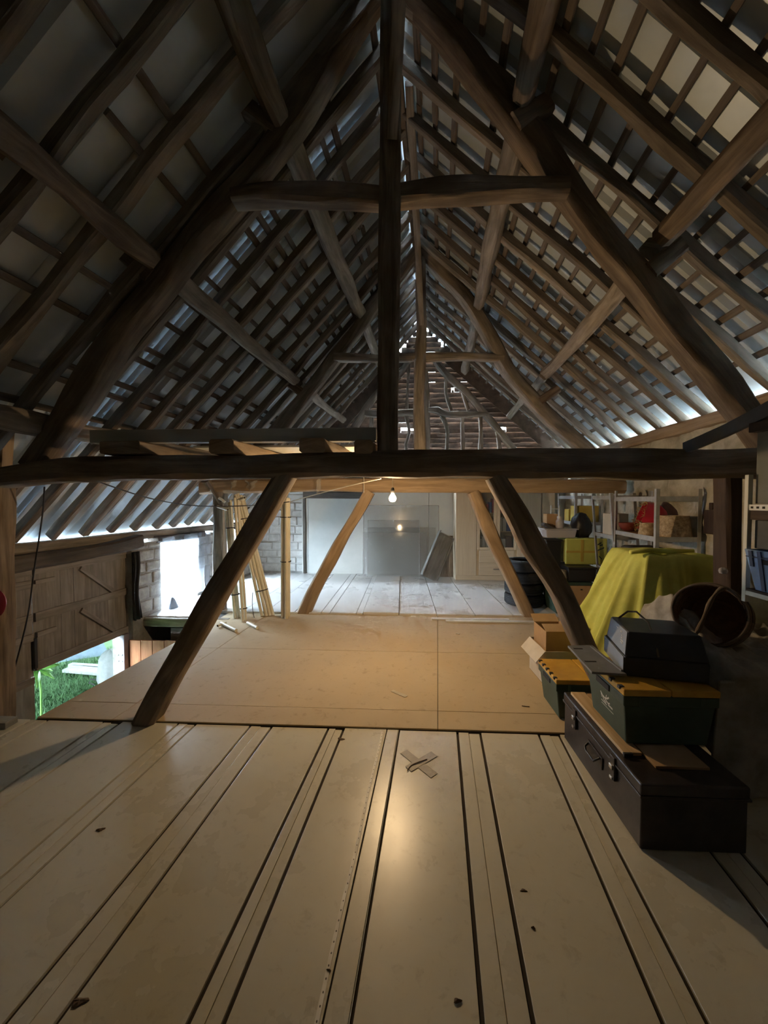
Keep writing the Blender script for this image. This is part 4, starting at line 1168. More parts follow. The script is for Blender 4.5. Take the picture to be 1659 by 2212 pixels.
# bits on the floor
lay('torn strip of pale paper on the brown hardboard', flo(847, 1492, .012), flo(878, 1505, .012), 0.035, 0.002, 'paper', 'paper_scrap', 'paper')
lay('small white paper crumb on the far hardboard', flo(985, 1369, .012), flo(993, 1370, .012), 0.03, 0.008, 'paper', 'paper_scrap', 'paper')
lay('thin brown splinter on the hardboard near the trunk', flo(1127, 1525, .012), flo(1144, 1527, .012), 0.008, 0.004, 'debris', 'wood_splinter', 'splinter')
for i, (px, py, s, lab) in enumerate(((217, 1793, .016, 'dark crumb of dirt on the white panels at far left'), (172, 2165, .02, 'dark clump of dirt in the lower left panel groove'), (988, 2163, .011, 'curled dry leaf on the panels in front'), (1131, 1924, .012, 'brown stain-like scab on the panel right of the glare'), (1152, 2005, .006, 'tiny dark speck on the right-hand panel'), (710, 2098, .007, 'dark nail head beside the measuring strip'), (737, 1597, .02, 'brown clod in the panel joint by the hardboard edge'))):
    m = MB(); c = flo(px, py)
    m.lathe([(s, 0.0008), (s * 0.9, 0.004), (s * 0.4, 0.007), (0.0, 0.008)], 12, Matrix.Translation(c) @ Matrix.Rotation(0.3 - 0.1 * i, 4, 'Z') @ Matrix.Diagonal((1.2, 0.55, 0.5 if i == 3 else 1, 1)), lambda th, z, k: 0.25 * s * math.sin(3 * th + i))
    solo(m, 'floor_debris', 'debris', lab, 'debris', 'crumbs on the floor')
# taped cross
tp = thing('tape_cross', 'cross of grey duct tape stuck on the white floor panel', 'tape cross', flo(905, 1648))
for (a, c, z) in ((flo(872, 1624), flo(938, 1676), 0.0022), (flo(882, 1662), flo(938, 1629), 0.0032)):
    d = (c - a).normalized(); n = Vector((-d.y, d.x, 0)) * 0.028
    m = MB(); m.hexa([Vector((p.x, p.y, z - .001)) for p in (a - n, c - n, c + n, a + n)] + [Vector((p.x, p.y, z)) for p in (a - n * .9, c - n, c + n * .92, a + n)])
    m.build('tape_strip', 'tape', tp)
wire('twig', [flo(880, 1664, .006), flo(889, 1653, .006), flo(905, 1646, .008), flo(922, 1640, .006)], 0.003, 'debris', 'thin dark twig stuck to the tape cross')
bpy.data.objects['twig']['category'] = 'twig'
# measuring strip
a, c = flo(826, 1582, .0), flo(676, 2240, 0)
m = MB(); n = 60; vs = []; fs = []; uv = []
dv = (c - a).normalized(); nr = Vector((-dv.y, dv.x, 0)) * 0.007; LL = (c - a).length
for i in range(n + 1):
    p = a + dv * LL * i / n + nr * 0.35 * math.sin(i * 0.23); z = 0.0035 + 0.001 * math.sin(i)
    vs += [Vector((p.x, p.y, z)) - nr, Vector((p.x, p.y, z)) + nr]
for i in range(n):
    fs.append((2 * i, 2 * i + 2, 2 * i + 3, 2 * i + 1)[::1]); u0, u1 = LL * i / n, LL * (i + 1) / n
    uv.append([(u0, 0), (u1, 0), (u1, 1), (u0, 1)])
m.add(vs, fs, uv)
solo(m, 'measuring_strip', 'tapemeasure', 'white perforated strip laid along the floor panel joint', 'strip', None, solid=0.0015)
# ------------------------------------------------------------------ boxes on the right, near to far
def pbox(par, name, mat, x0, x1, y0, y1, z0, z1, bevel=0.004, taper=1.0, T=None, label=None):
    m = MB(); m.box(((x0 + x1) / 2, (y0 + y1) / 2, (z0 + z1) / 2), (x1 - x0, y1 - y0, z1 - z0), T, taper)
    return m.build(name, mat, par, bevel=bevel, label=label)
# dark steel trunk
TX0, TX1, TY0, TY1, TZ = 1.085, 1.55, 1.76, 2.59, 0.312
tk = thing('steel_trunk', 'dark scuffed steel trunk with clasps on the floor panels', 'trunk', Vector(((TX0 + TX1) / 2, (TY0 + TY1) / 2, 0.002)))
pbox(tk, 'body', 'trunk', TX0, TX1, TY0, TY1, 0.003, 0.252, 0.006)
pbox(tk, 'lid', 'trunk', TX0 - 0.006, TX1 + 0.006, TY0 - 0.006, TY1 + 0.006, 0.255, TZ, 0.008)
pbox(tk, 'rim', 'trunk', TX0 - 0.010, TX1 + 0.010, TY0 - 0.010, TY1 + 0.010, 0.247, 0.260, 0.003)
for yy, nm in ((1.98, 'clasp'), (2.42, 'clasp')):
    c = pbox(tk, nm, 'trunk', TX0 - 0.016, TX0 - 0.001, yy - 0.022, yy + 0.022, 0.17, 0.29, 0.003)
    pbox(c, 'hasp', 'steel', TX0 - 0.024, TX0 - 0.015, yy - 0.014, yy + 0.014, 0.225, 0.247, 0.002)
    pbox(c, 'catch', 'steel', TX0 - 0.022, TX0 - 0.015, yy - 0.012, yy + 0.012, 0.172, 0.186, 0.002)
hd = pbox(tk, 'handle_plate', 'trunk', TX0 - 0.008, TX0 - 0.001, 2.09, 2.26, 0.135, 0.20, 0.002)
m = MB(); m.tube([(TX0 - 0.010, 2.11, 0.19), (TX0 - 0.03, 2.115, 0.175), (TX0 - 0.033, 2.13, 0.158), (TX0 - 0.033, 2.22, 0.158), (TX0 - 0.03, 2.235, 0.175), (TX0 - 0.010, 2.24, 0.19)], 0.006, 8)
m.build('handle', 'black', tk, 60)
# shallow wooden tray of boards on the lid
pl = thing('wooden_crate_lid', 'tan wooden boards lying on the trunk lid under the tote', 'board', Vector((1.3, 2.2, TZ + 0.001)))
pbox(pl, 'board', 'newwood', 1.11, 1.20, 1.95, 2.56, TZ + 0.001, TZ + 0.018, 0.002); pbox(pl, 'board', 'card', 1.21, 1.46, 1.86, 2.55, TZ + 0.001, TZ + 0.014, 0.002)
pbox(pl, 'corner_cap', 'black', 1.105, 1.15, 1.935, 1.95, TZ + 0.001, TZ + 0.02, 0.002)

def tote(label, x0, x1, y0, y1, z0, h, group, rot=0, logo=False):
    cx, cy = (x0 + x1) / 2, (y0 + y1) / 2
    t = thing('storage_tote', label, 'storage tote', Vector((cx, cy, z0)), group)
    T = Matrix.Translation((cx, cy, 0)) @ Matrix.Rotation(rot, 4, 'Z') @ Matrix.Translation((-cx, -cy, 0))
    hb = h - 0.035
    pbox(t, 'body', 'green', x0 + .012, x1 - .012, y0 + .012, y1 - .012, z0 + .001, z0 + hb * 0.80, 0.008, 0.90, T)
    pbox(t, 'rim', 'green', x0 + .002, x1 - .002, y0 + .002, y1 - .002, z0 + hb * 0.80 + .0005, z0 + hb, 0.005, 1, T)
    for fx in (0.18, 0.82):
        xx = x0 + (x1 - x0) * fx
        pbox(t, 'rim_rib', 'green', xx - .01, xx + .01, y0 - .004, y0 + .002, z0 + hb * .80, z0 + hb, 0.002, 1, T)
    ym = (y0 + y1) / 2
    pbox(t, 'grip', 'blackmatt', x0 - .003, x0 + .004, ym - .07, ym + .07, z0 + hb * .83, z0 + hb * .96, 0.003, 1, T)
    for (a, c) in ((x0, (x0 + x1) / 2 - .003), ((x0 + x1) / 2 + .003, x1)):
        f = pbox(t, 'lid_flap', 'yellow', a, c, y0 - .002, y1 + .002, z0 + hb + .001, z0 + h, 0.006, 1, T)
    n = 5
    for i in range(n):
        yy = y0 + (y1 - y0) * (i + .5) / n
        pbox(t, 'hinge', 'black', x0 - .006, x0 + .02, yy - .012, yy + .012, z0 + h - .012, z0 + h + .004, 0.002, 1, T)
    return t
tote('green plastic tote with dusty yellow lid on the floor behind the trunk', 1.095, 1.62, 2.76, 3.13, 0.014, 0.30, 'green totes with yellow lids')
tA = tote('green tote with yellow lid and white emblem standing on the trunk', 1.125, 1.60, 1.985, 2.40, TZ + 0.020, 0.30, 'green totes with yellow lids')
# white emblem on its side: leaping figure over two lines of print
em = MB(); ex0 = 1.125 + .012 + 0.012 - 0.006
def emb(pts, w, z_off=0.0):
    P = []
    for (yy, zz) in pts:
        P.append((yy, zz))
    for (a, b) in zip(P[:-1], P[1:]):
        d = Vector((0, b[0] - a[0], b[1] - a[1])); n = Vector((0, -d.z, d.y)).normalized() * w / 2
        A, B = Vector((0, a[0], a[1])), Vector((0, b[0], b[1]))
        quad = [A - n, B - n, B + n, A + n]
        def pos(q, e): # side face tapers inwards towards the foot
            return Vector((1.1415 + (TZ + .02 + .212 - q.z) * 0.112 - e - 0.004, q.y, q.z))
        em.hexa([pos(q, 0) for q in quad] + [pos(q, 0.0012) for q in quad])
zc = TZ + 0.02 + 0.135
for st, w in (([(2.245, zc + .03), (2.225, zc + .015), (2.20, zc + .01), (2.175, zc + .02), (2.155, zc + .035)], .009), ([(2.225, zc + .012), (2.215, zc - .008), (2.19, zc - .012)], .008), ([(2.20, zc + .006), (2.17, zc - .004), (2.15, zc + .004)], .008),
              ([(2.19, zc + .012), (2.18, zc + .038)], .006), ([(2.235, zc + .0), (2.24, zc + .02)], .006), ([(2.17, zc - .012), (2.125, zc - .014)], .010), ([(2.245, zc - .035), (2.12, zc - .038)], .004), ([(2.245, zc - .018), (2.185, zc - .022)], .006)):
    emb(st, w)
em.build('white_emblem', 'whiteb', tA, label='white printed emblem of a leaping figure with small lettering')

# blue grey equipment case on the tote, with its hinged plate sticking out
KZ = TZ + 0.020 + 0.304
rot = math.radians(-12)
ck = thing('equipment_case', 'charcoal equipment case with blue grey side and cord on the emblem tote', 'case', Vector((1.40, 2.32, KZ)))
T = Matrix.Translation((1.21, 2.14, 0)) @ Matrix.Rotation(rot, 4, 'Z')
def kb(nm, mat, x0, x1, y0, y1, z0, z1, bv=0.006, tp=1.0, par=None):
    return pbox(par or ck, nm, mat, x0, x1, y0, y1, z0, z1, bv, tp, T)
kb('base', 'casedark', 0.004, 0.40, 0, 0.36, KZ, KZ + 0.105)
kb('base_side', 'casegrey', -0.002, 0.0035, 0.004, 0.356, KZ + .004, KZ + 0.101, 0.002)
cv = MB(); P = [(0.012, 0.004), (0.40, 0.004), (0.40, 0.34), (0.012, 0.34)]; Q = [(0.03, 0.03), (0.38, 0.05), (0.36, 0.32), (0.03, 0.32)]
cv.hexa([T @ Vector((x, y, KZ + .107)) for x, y in P] + [T @ Vector((x, y, KZ + .235)) for x, y in Q]); cv.build('cover', 'casedark', ck, bevel=0.005)
cv = MB(); cv.hexa([T @ Vector(q) for q in [(0.006, .008, KZ + .111), (.0115, .008, KZ + .111), (.0115, .334, KZ + .111), (.006, .334, KZ + .111), (.0235, .034, KZ + .231), (.029, .034, KZ + .231), (.029, .316, KZ + .231), (.0235, .316, KZ + .231)]])
cs = cv.build('cover_side', 'casegrey', ck, bevel=0.002)
pr = MB()
for (y0, y1, zz, hh) in ((.10, .125, .205, .006), (.085, .10, .19, .005), (.075, .10, .178, .005), (.06, .10, .163, .006), (.06, .10, .153, .004), (.16, .20, .21, .003)):
    x = 0.006 + (zz - .111) * 0.146 - 0.002
    pr.hexa([T @ Vector(q) for q in [(x, y0, KZ + zz), (x + .002, y0, KZ + zz), (x + .002, y1, KZ + zz), (x, y1, KZ + zz), (x + hh * .146, y0, KZ + zz + hh), (x + .002 + hh * .146, y0, KZ + zz + hh), (x + .002 + hh * .146, y1, KZ + zz + hh), (x + hh * .146, y1, KZ + zz + hh)]])
pr.build('printed_lettering', 'whiteb', cs)
m = MB(); m.tube([T @ Vector(q) for q in [(0.06, .30, KZ + .232), (.10, .27, KZ + .285), (.13, .22, KZ + .30), (.155, .12, KZ + .27), (.165, .05, KZ + .19), (.165, .0, KZ + .12)]], 0.0055, 8); m.build('cord', 'oak', ck, 60)
# the plate
m = MB(); q = [flo(1238, 1392, .665), flo(1284, 1386, .665), flo(1334, 1442, .665), flo(1270, 1450, .665)]
zb = KZ + 0.012
q = [Vector((1.06, 2.50, zb)), Vector((1.225, 2.52, zb)), Vector((1.205, 2.10, zb)), Vector((1.03, 2.12, zb))]
q2 = [p + Vector((0, 0, 0.014)) for p in q]
m.hexa([q[3], q[2], q[1], q[0], q2[3], q2[2], q2[1], q2[0]]); fp = solo(m, 'plastic_plate', 'flap', 'flat grey plastic plate jutting out from under the equipment case', 'plate', None, bevel=0.003)
pbox(fp, 'slot', 'blackmatt', 1.075, 1.13, 2.44, 2.455, zb + .0142, zb + .0155, 0); pbox(fp, 'slot', 'blackmatt', 1.055, 1.12, 2.25, 2.262, zb + .0142, zb + .0155, 0); pbox(fp, 'raised_edge', 'flap', 1.19, 1.205, 2.13, 2.48, zb + .0142, zb + .022, 0.002)
# cardboard boxes behind the yellow lid
def openbox(label, x0, x1, y0, y1, z0, h, mat, inner, flaps, rot=0, group=None):
    cx, cy = (x0 + x1) / 2, (y0 + y1) / 2
    t = thing('cardboard_box', label, 'cardboard box', Vector((cx, cy, z0)), group)
    T = Matrix.Translation((cx, cy, 0)) @ Matrix.Rotation(rot, 4, 'Z') @ Matrix.Translation((-cx, -cy, 0)); w = .006
    pbox(t, 'bottom', inner, x0, x1, y0, y1, z0 + .001, z0 + .006, 0, 1, T)
    for (a, b, c, d) in ((x0, x0 + w, y0, y1), (x1 - w, x1, y0, y1), (x0 + w, x1 - w, y0, y0 + w), (x0 + w, x1 - w, y1 - w, y1)):
        pbox(t, 'side', mat, a, b, c, d, z0 + .006, z0 + h, 0, 1, T)
    for (e, ang) in flaps:
        ln = min(x1 - x0, y1 - y0) * 0.46; m = MB(); ca, sa = math.cos(math.radians(ang)), math.sin(math.radians(ang))
        if e in 'lr':
            xe = x0 if e == 'l' else x1; s = -1 if e == 'l' else 1
            P = [Vector((xe, y0, z0 + h)), Vector((xe, y1, z0 + h)), Vector((xe + s * ln * ca, y1, z0 + h + ln * sa)), Vector((xe + s * ln * ca, y0, z0 + h + ln * sa))]
        else:
            ye = y0 if e == 'f' else y1; s = -1 if e == 'f' else 1
            P = [Vector((x0, ye, z0 + h)), Vector((x1, ye, z0 + h)), Vector((x1, ye + s * ln * ca, z0 + h + ln * sa)), Vector((x0, ye + s * ln * ca, z0 + h + ln * sa))]
        P = [T @ p for p in P]; n = (P[1] - P[0]).cross(P[3] - P[0]).normalized() * .004
        m.hexa(P + [p + n for p in P]); m.build('flap', mat, t)
    return t
openbox('open white printed box holding a brown carton behind the yellow lid', 1.20, 1.47, 3.28, 3.64, 0.013, 0.30, 'whitecard', 'cardin', (('l', -50),), 0.04)
openbox('brown carton with torn open flaps set in the white box', 1.225, 1.455, 3.33, 3.61, 0.13, 0.335, 'card', 'cardin', (('b', 25), ('r', 50), ('f', 160)), 0.03)

# lime cloth draped over stacked boxes
def drape(x0, x1, y0, y1, ztop, zbot, flare, seed, N=150, R=26, rnd=0.06):
    """cloth over a block: fan of rings on the top then a skirt with folds; zbot(dir), flare(dir)"""
    rn = random.Random(seed)
    cx, cy = (x0 + x1) / 2, (y0 + y1) / 2; hx, hy = (x1 - x0) / 2, (y1 - y0) / 2
    ph = [rn.uniform(0, 6.28) for _ in range(4)]
    def fn(a, b):
        th = 2 * math.pi * a; c, s = math.cos(th), math.sin(th)
        k = 1 / max(abs(c) / hx, abs(s) / hy)
        px, py = c * k, s * k
        if b < 0.3:
            f = b / 0.3
            sag = 0.015 * math.sin(5 * px / hx + ph[0]) * math.cos(4 * py / hy + ph[1])
            return Vector((cx + px * f, cy + py * f, ztop + sag * (1 - f * 0.5) - 0.012 * f ** 6))
        t = (b - 0.3) / 0.7
        w1 = th * 8 + ph[2] + 0.9 * math.sin(th * 2)
        fold = (1 - 2 * abs(math.sin(w1 / 2)) ** 0.8) * 0.9 + math.sin(th * 13 + ph[3]) * 0.3 + 0.15 * math.sin(th * 29)
        fl = flare(c, s) * t ** 0.9 + 0.085 * fold * t ** 0.8 + 0.012 * (1 - (1 - min(t * 8, 1)) ** 2)
        nx, ny = (c, s)
        zb = zbot(c, s) + 0.03 * fold
        return Vector((cx + px + nx * fl, cy + py + ny * fl, ztop - 0.012 + (zb - ztop) * t))
    m = MB(); m.grid(fn, N, R, True)
    return m
m = drape(1.92, 2.44, 3.10, 3.62, 1.165, lambda c, s: 0.34 if c < 0.2 else 0.5, lambda c, s: 0.36 * max(0, -c) ** 0.8 + 0.08 + 0.08 * max(0, -s), 3, 240, 40)
solo(m, 'cloth', 'limecloth', 'lime green cloth draped over a stack in front of the shelves', 'cloth', None, smooth=180, solid=0.006)
pbox(tag(thing('tall_carton', 'tall brown carton standing underneath the lime green cloth', 'carton', Vector((2.16, 3.36, 0.014))), 'tall brown carton standing underneath the lime green cloth', 'carton'), 'box', 'card', 1.94, 2.42, 3.12, 3.60, 0.015, 1.14, 0.004)
m = MB(); m.tube([at(1362, 1193, 3.16), at(1400, 1189, 3.18), at(1450, 1191, 3.18), at(1498, 1190, 3.18)], [0.018, 0.02, 0.02, 0.014], 10)
solo(m, 'rolled_hem', 'limecloth', 'rolled green hem lying along the top of the lime cloth', 'cloth roll', None, smooth=180)

# grey blanket over boxes with a basket on top
m = MB()
def blan(a, b):
    x = 1.64 + 0.88 * a; edge = max(0.0, 1 - a * 9) ** 1.6
    if b < 0.42:
        t = b / 0.42
        z = 0.03 + 0.63 * t
        y = 2.05 - 0.04 * (1 - t) + 0.025 * math.sin(a * 22 + 1) * (1 - t) + 0.02 * math.sin(a * 9)
        z += 0.03 * math.sin(a * 7) * (1 - t)
        return Vector((x - 0.05 * (1 - t) * (a < .3), y, z))
    t = (b - 0.42) / 0.58
    y = 2.05 + 0.80 * t
    bump_ = 0.24 * math.exp(-((x - 1.80) ** 2 / 0.022 + (y - 2.66) ** 2 / 0.06)) + 0.06 * math.exp(-((x - 1.7) ** 2 / 0.02 + (y - 2.3) ** 2 / 0.02))
    q = a * 26 + 3 * math.sin(t * 5); wr = 0.030 * (0.5 - abs(math.sin(q + t * 9))) + 0.022 * (0.5 - abs(math.sin(a * 13 - t * 19 + 2 * math.sin(a * 7)))) + 0.010 * math.sin(41 * a + 19 * t)
    return Vector((x, y, 0.66 + 0.045 * math.sin(min(t * 6, 1) * 1.57) + bump_ * (1 - edge) + wr * min(1, t * 5) - 0.42 * edge))
m.grid(blan, 150, 110)
solo(m, 'blanket', 'blanket', 'crumpled grey blanket spread over boxes under the wicker basket', 'blanket', None, smooth=180, solid=0.012)
# wicker basket on its side, open towards the room
bc = at(1530, 1326, 2.34)
axis = Vector((-0.74, -0.60, 0.30)).normalized()
Tb = Matrix.Translation(bc) @ axis.to_track_quat('Z', 'Y').to_matrix().to_4x4()
bk = thing('wicker_basket', 'dark wicker basket with branch handle lying on the blanket', 'basket', Vector((bc.x, bc.y, bc.z - 0.17)))
pro = [(0.03, -0.26), (0.10, -0.245), (0.15, -0.20), (0.175, -0.13), (0.182, -0.06), (0.178, 0.0), (0.168, 0.0), (0.170, -0.06), (0.162, -0.13), (0.138, -0.19), (0.09, -0.232), (0.0, -0.245)]
fine = []
for (a, b) in zip(pro[:-1], pro[1:]):
    for j in range(4):
        fine.append((a[0] + (b[0] - a[0]) * j / 4, a[1] + (b[1] - a[1]) * j / 4))
fine.append(pro[-1])
m = MB(); m.lathe(fine, 72, Tb, lambda th, z, i: 0.005 * math.sin(24 * th + math.pi * i)); m.build('woven_wall', 'wicker', bk, 180)
for (r, z, rr) in ((0.178, 0.002, 0.011), (0.186, -0.045, 0.006), (0.182, -0.10, 0.006)):
    m = MB(); P = [Tb @ Vector((r * math.cos(k / 40 * 2 * math.pi) * (1 + .03 * math.sin(3 * k / 40 * 6.28)), r * math.sin(k / 40 * 2 * math.pi), z)) for k in range(41)]; m.tube(P, rr * .8, 8); m.build('rim_hoop', 'oak', bk, 180)
m = MB(); P = []
for k in range(15):
    t = k / 14 * math.pi
    P.append(Tb @ Vector((0.02 * math.sin(t * 2) , -0.178 * math.cos(t), 0.04 * math.sin(t) + 0.012)))
rotz = Matrix.Rotation(math.radians(-24), 4, 'Z')
P = [Tb @ rotz @ (Tb.inverted() @ p) for p in P]
m.tube(P, [0.011 + 0.003 * math.sin(k * 1.7) for k in range(15)], 10); m.build('handle', 'oak', bk, 180)

# ------------------------------------------------------------------ white shelf unit with the blue crate, right edge
UX = 1.672
ru = thing('storage_rack', 'white framed storage rack at the right edge holding a blue crate', 'rack', Vector((UX + .2, 1.45, 0.0)))
for (x, y) in ((UX, 1.95), (UX + 0.40, 1.95), (UX, 0.95), (UX + .40, .95)):
    if x > UX: pbox(ru, 'leg', 'darkbrown', x, x + .022, y, y + .022, 0.003, 1.099, 0.002)  # legs coloured dark to stand for shade on the lower posts
    pbox(ru, 'post', 'whiteboard', x, x + .022, y, y + .022, 1.10, 1.72, 0.002)
pbox(ru, 'rail', 'whiteboard', UX, UX + .02, .972, 1.95, 1.135, 1.158, 0.002); pbox(ru, 'rail', 'whiteboard', UX + .402, UX + .422, .972, 1.95, 1.135, 1.158, 0.002)
pbox(ru, 'rail', 'whiteboard', UX + .022, UX + .40, 1.95, 1.97, 1.135, 1.158, 0.002)
pbox(ru, 'shelf', 'darkbrown', UX + .002, UX + .42, .97, 1.948, 1.159, 1.168, 0)
pr_ = pbox(ru, 'perforated_rail', 'whiteboard', UX + .002, UX + .42, .97, 1.945, 1.548, 1.576, 0.001)
for i in range(12):
    yy = 1.93 - i * 0.03
    pbox(pr_, 'hole', 'blackmatt', UX + .0005, UX + .0018, yy - .006, yy + .006, 1.557, 1.567, 0)
pbox(ru, 'shelf', 'darkbrown', UX + .004, UX + .42, .975, 1.94, 1.503, 1.547, 0.001)
# boards stored on and behind it
m = MB(); m.box((UX + .034, 1.46, 1.75), (0.02, .96, .34)); solo(m, 'olive_board', 'greygreen', 'large olive grey board standing on top of the white rack', 'board', None, bevel=0.003)
m = MB(); m.box((UX + .034, 1.46, 1.433), (0.016, .96, .136)); solo(m, 'charcoal_board', 'charboard', 'charcoal board standing on the rim of the blue crate', 'board', None, bevel=0.003)
m = MB(); m.box((UX + .1, 1.46, 1.945), (0.2, 1.0, .045)); solo(m, 'brown_plank', 'darkbrown', 'dark brown plank lying on the olive board', 'plank', None, bevel=0.003)
m = MB(); m.sweep([at(1478, 968, 2.60), at(1570, 930, 2.2), at(1700, 862, 1.75)], 0.02, 0.07, (0, 0, 1), 0.002, 77, 0.2, 0.05); solo(m, 'black_plank', 'charboard', 'black board sloping over the right end of the tie beam', 'board', None, smooth=40)
# blue crate
bc0 = Vector((UX + .11, 1.62, 1.17))
cr = thing('plastic_crate', 'light blue plastic crate with dark ribs on the white rack', 'crate', bc0)
X0, X1, YA, YB, Z0, ZT = UX - .02, UX + .24, 1.36, 1.94, 1.170, 1.362
def crate_wall(P, nm='wall'):
    m = MB(); m.hexa(P); return m.build(nm, 'bluecrate', cr, bevel=0.003)
tp = 0.03
pbox(cr, 'bottom', 'bluecrate', X0 + tp, X1 - tp, YA + tp, YB - tp, Z0, Z0 + .008, 0)
def V(*q): return [Vector(p) for p in q]
crate_wall(V((X0 + tp, YA + tp, Z0), (X0 + tp + .008, YA + tp, Z0), (X0 + tp + .008, YB - tp, Z0), (X0 + tp, YB - tp, Z0), (X0, YA, ZT), (X0 + .008, YA, ZT), (X0 + .008, YB, ZT), (X0, YB, ZT)))
crate_wall(V((X1 - tp - .008, YA + tp, Z0), (X1 - tp, YA + tp, Z0), (X1 - tp, YB - tp, Z0), (X1 - tp - .008, YB - tp, Z0), (X1 - .008, YA, ZT), (X1, YA, ZT), (X1, YB, ZT), (X1 - .008, YB, ZT)))
for ya, sg in ((YA, 1), (YB, -1)):
    y0, y1 = (ya, ya + .008) if sg > 0 else (ya - .008, ya)
    crate_wall(V((X0 + tp, y0 + sg * tp, Z0), (X1 - tp, y0 + sg * tp, Z0), (X1 - tp, y1 + sg * tp, Z0), (X0 + tp, y1 + sg * tp, Z0), (X0 + .008, y0, ZT), (X1 - .008, y0, ZT), (X1 - .008, y1, ZT), (X0 + .008, y1, ZT)))
def side_rib(y0, y1, z0, z1, nm, mat):
    m = MB()
    def sx(z): return X0 + tp * (ZT - z) / (ZT - Z0)
    m.hexa(V((sx(z0) - .006, y0, z0), (sx(z0) - .0005, y0, z0), (sx(z0) - .0005, y1, z0), (sx(z0) - .006, y1, z0), (sx(z1) - .006, y0, z1), (sx(z1) - .0005, y0, z1), (sx(z1) - .0005, y1, z1), (sx(z1) - .006, y1, z1)))
    m.build(nm, mat, cr)
for yy in (1.905, 1.86, 1.765, 1.63, 1.50): side_rib(yy - .009, yy + .009, Z0 + .003 if yy in (1.86, 1.765, 1.63) else ZT - .08, ZT - .004, 'rib', 'bluerib')
side_rib(1.785, 1.845, ZT - .062, ZT - .04, 'hand_slot', 'blackmatt'); side_rib(YA + .01, YB - .01, ZT - .036, ZT - .031, 'rim_line', 'bluerib')
m = MB(); c = at(1562, 1233, Y1 - 0.03)
m.lathe([(0.0, -.035), (.025, -.03), (.04, -.005), (.036, .02), (.018, .035), (0, .038)], 16, Matrix.Translation(c) @ Matrix.Scale(.6, 4), lambda th, z, i: .009 * math.sin(4 * th + 40 * z)); solo(m, 'crumpled_film', 'cleartub', 'crumpled shiny clear wrap stuck on the dark right post', 'wrap', None, smooth=60)

# ------------------------------------------------------------------ galvanised shelving along the right wall
def shelving(label, u0, u1, y0, y1, top, levels, lean=0.0):
    t = thing('shelving_unit', label, 'shelving', W((u0 + u1) / 2, (y0 + y1) / 2, 0.012), 'galvanised shelving units')
    def LS(a, b, c, d, e, f): return MB().hexa([W(a + lean * e, c, e), W(b + lean * e, c, e), W(b + lean * e, d, e), W(a + lean * e, d, e), W(a + lean * f, c, f), W(b + lean * f, c, f), W(b + lean * f, d, f), W(a + lean * f, d, f)])
    zb = 0.0315 if y0 > 5.2 else 0.0125
    for uu, sg in ((u0, 1), (u1, -1)):
        for yy, sy in ((y0, 1), (y1, -1)):
            m = MB()
            a0, a1 = sorted((uu, uu + sg * .036)); b0, b1 = sorted((yy, yy + sy * .003))
            k = LS(a0, a1, b0, b1, zb, top); m.add(k.v, k.f, k.uv)
            a0, a1 = sorted((uu, uu + sg * .003)); b0, b1 = sorted((yy + sy * .003, yy + sy * .036))
            k = LS(a0, a1, b0, b1, zb, top); m.add(k.v, k.f, k.uv)
            m.build('post', 'galv', t)
    for z in levels:
        LS(u0 + .004, u0 + .008, y0 + .037, y1 - .037, z - .05, z).build('shelf_beam', 'galv', t); LS(u1 - .008, u1 - .004, y0 + .037, y1 - .037, z - .05, z).build('shelf_beam', 'galv', t)
        LS(u0 + .037, u1 - .037, y0 + .004, y0 + .008, z - .05, z).build('shelf_beam', 'galv', t); LS(u0 + .037, u1 - .037, y1 - .008, y1 - .004, z - .05, z).build('shelf_beam', 'galv', t)
        if z < top - 0.09:
            LS(u0 + .009, u1 - .009, y0 + .01, y1 - .01, z - .018, z - .008).build('shelf_board', 'card', t)
    return t
shelving('galvanised shelving unit with the red bowl and pale baskets', 2.14, 2.575, 3.91, 4.81, 1.705, (1.63, 1.23, 0.85, 0.42))
shelving('leaning galvanised shelving unit in the middle with the bread basket', 2.27, 2.58, 4.90, 5.50, 1.68, (1.65, 1.15, 0.69, 0.43, 0.10), -0.085)
shelving('farthest galvanised shelving unit holding mustard boxes', 2.12, 2.55, 6.1, 6.95, 1.70, (1.66, 1.25, 0.85, 0.42))
def basket(label, u, y, z, r0, r1, h, mat='wickerpale', name='wicker_basket', tilt=None, group=None):
    pr = [(r0 * .98, 0.0)] + [(r0 + (r1 - r0) * k / 10, h * k / 10) for k in range(11)] + [(r1 - .012, h), (r1 - .014, h * .9), (r0 - .012, .012), (0, .012)]
    T = Matrix.Translation(W(u, y, z)) @ (tilt or Matrix())
    m = MB(); m.lathe(pr, 40, T, lambda th, zz, i: .004 * math.sin(20 * th + i * math.pi)); return solo(m, name, mat, label, 'basket', group, smooth=60)
basket('pale upturned wicker basket beside the red bowl', 2.238, 4.25, 1.225, 0.082, 0.066, 0.125)
basket('broad pale wicker basket at the near end of the shelf', 2.41, 4.075, 1.225, 0.155, 0.125, 0.21)
basket('small pale bread basket on the leaning shelf unit', 2.36, 5.12, 0.425, 0.09, 0.13, 0.13)
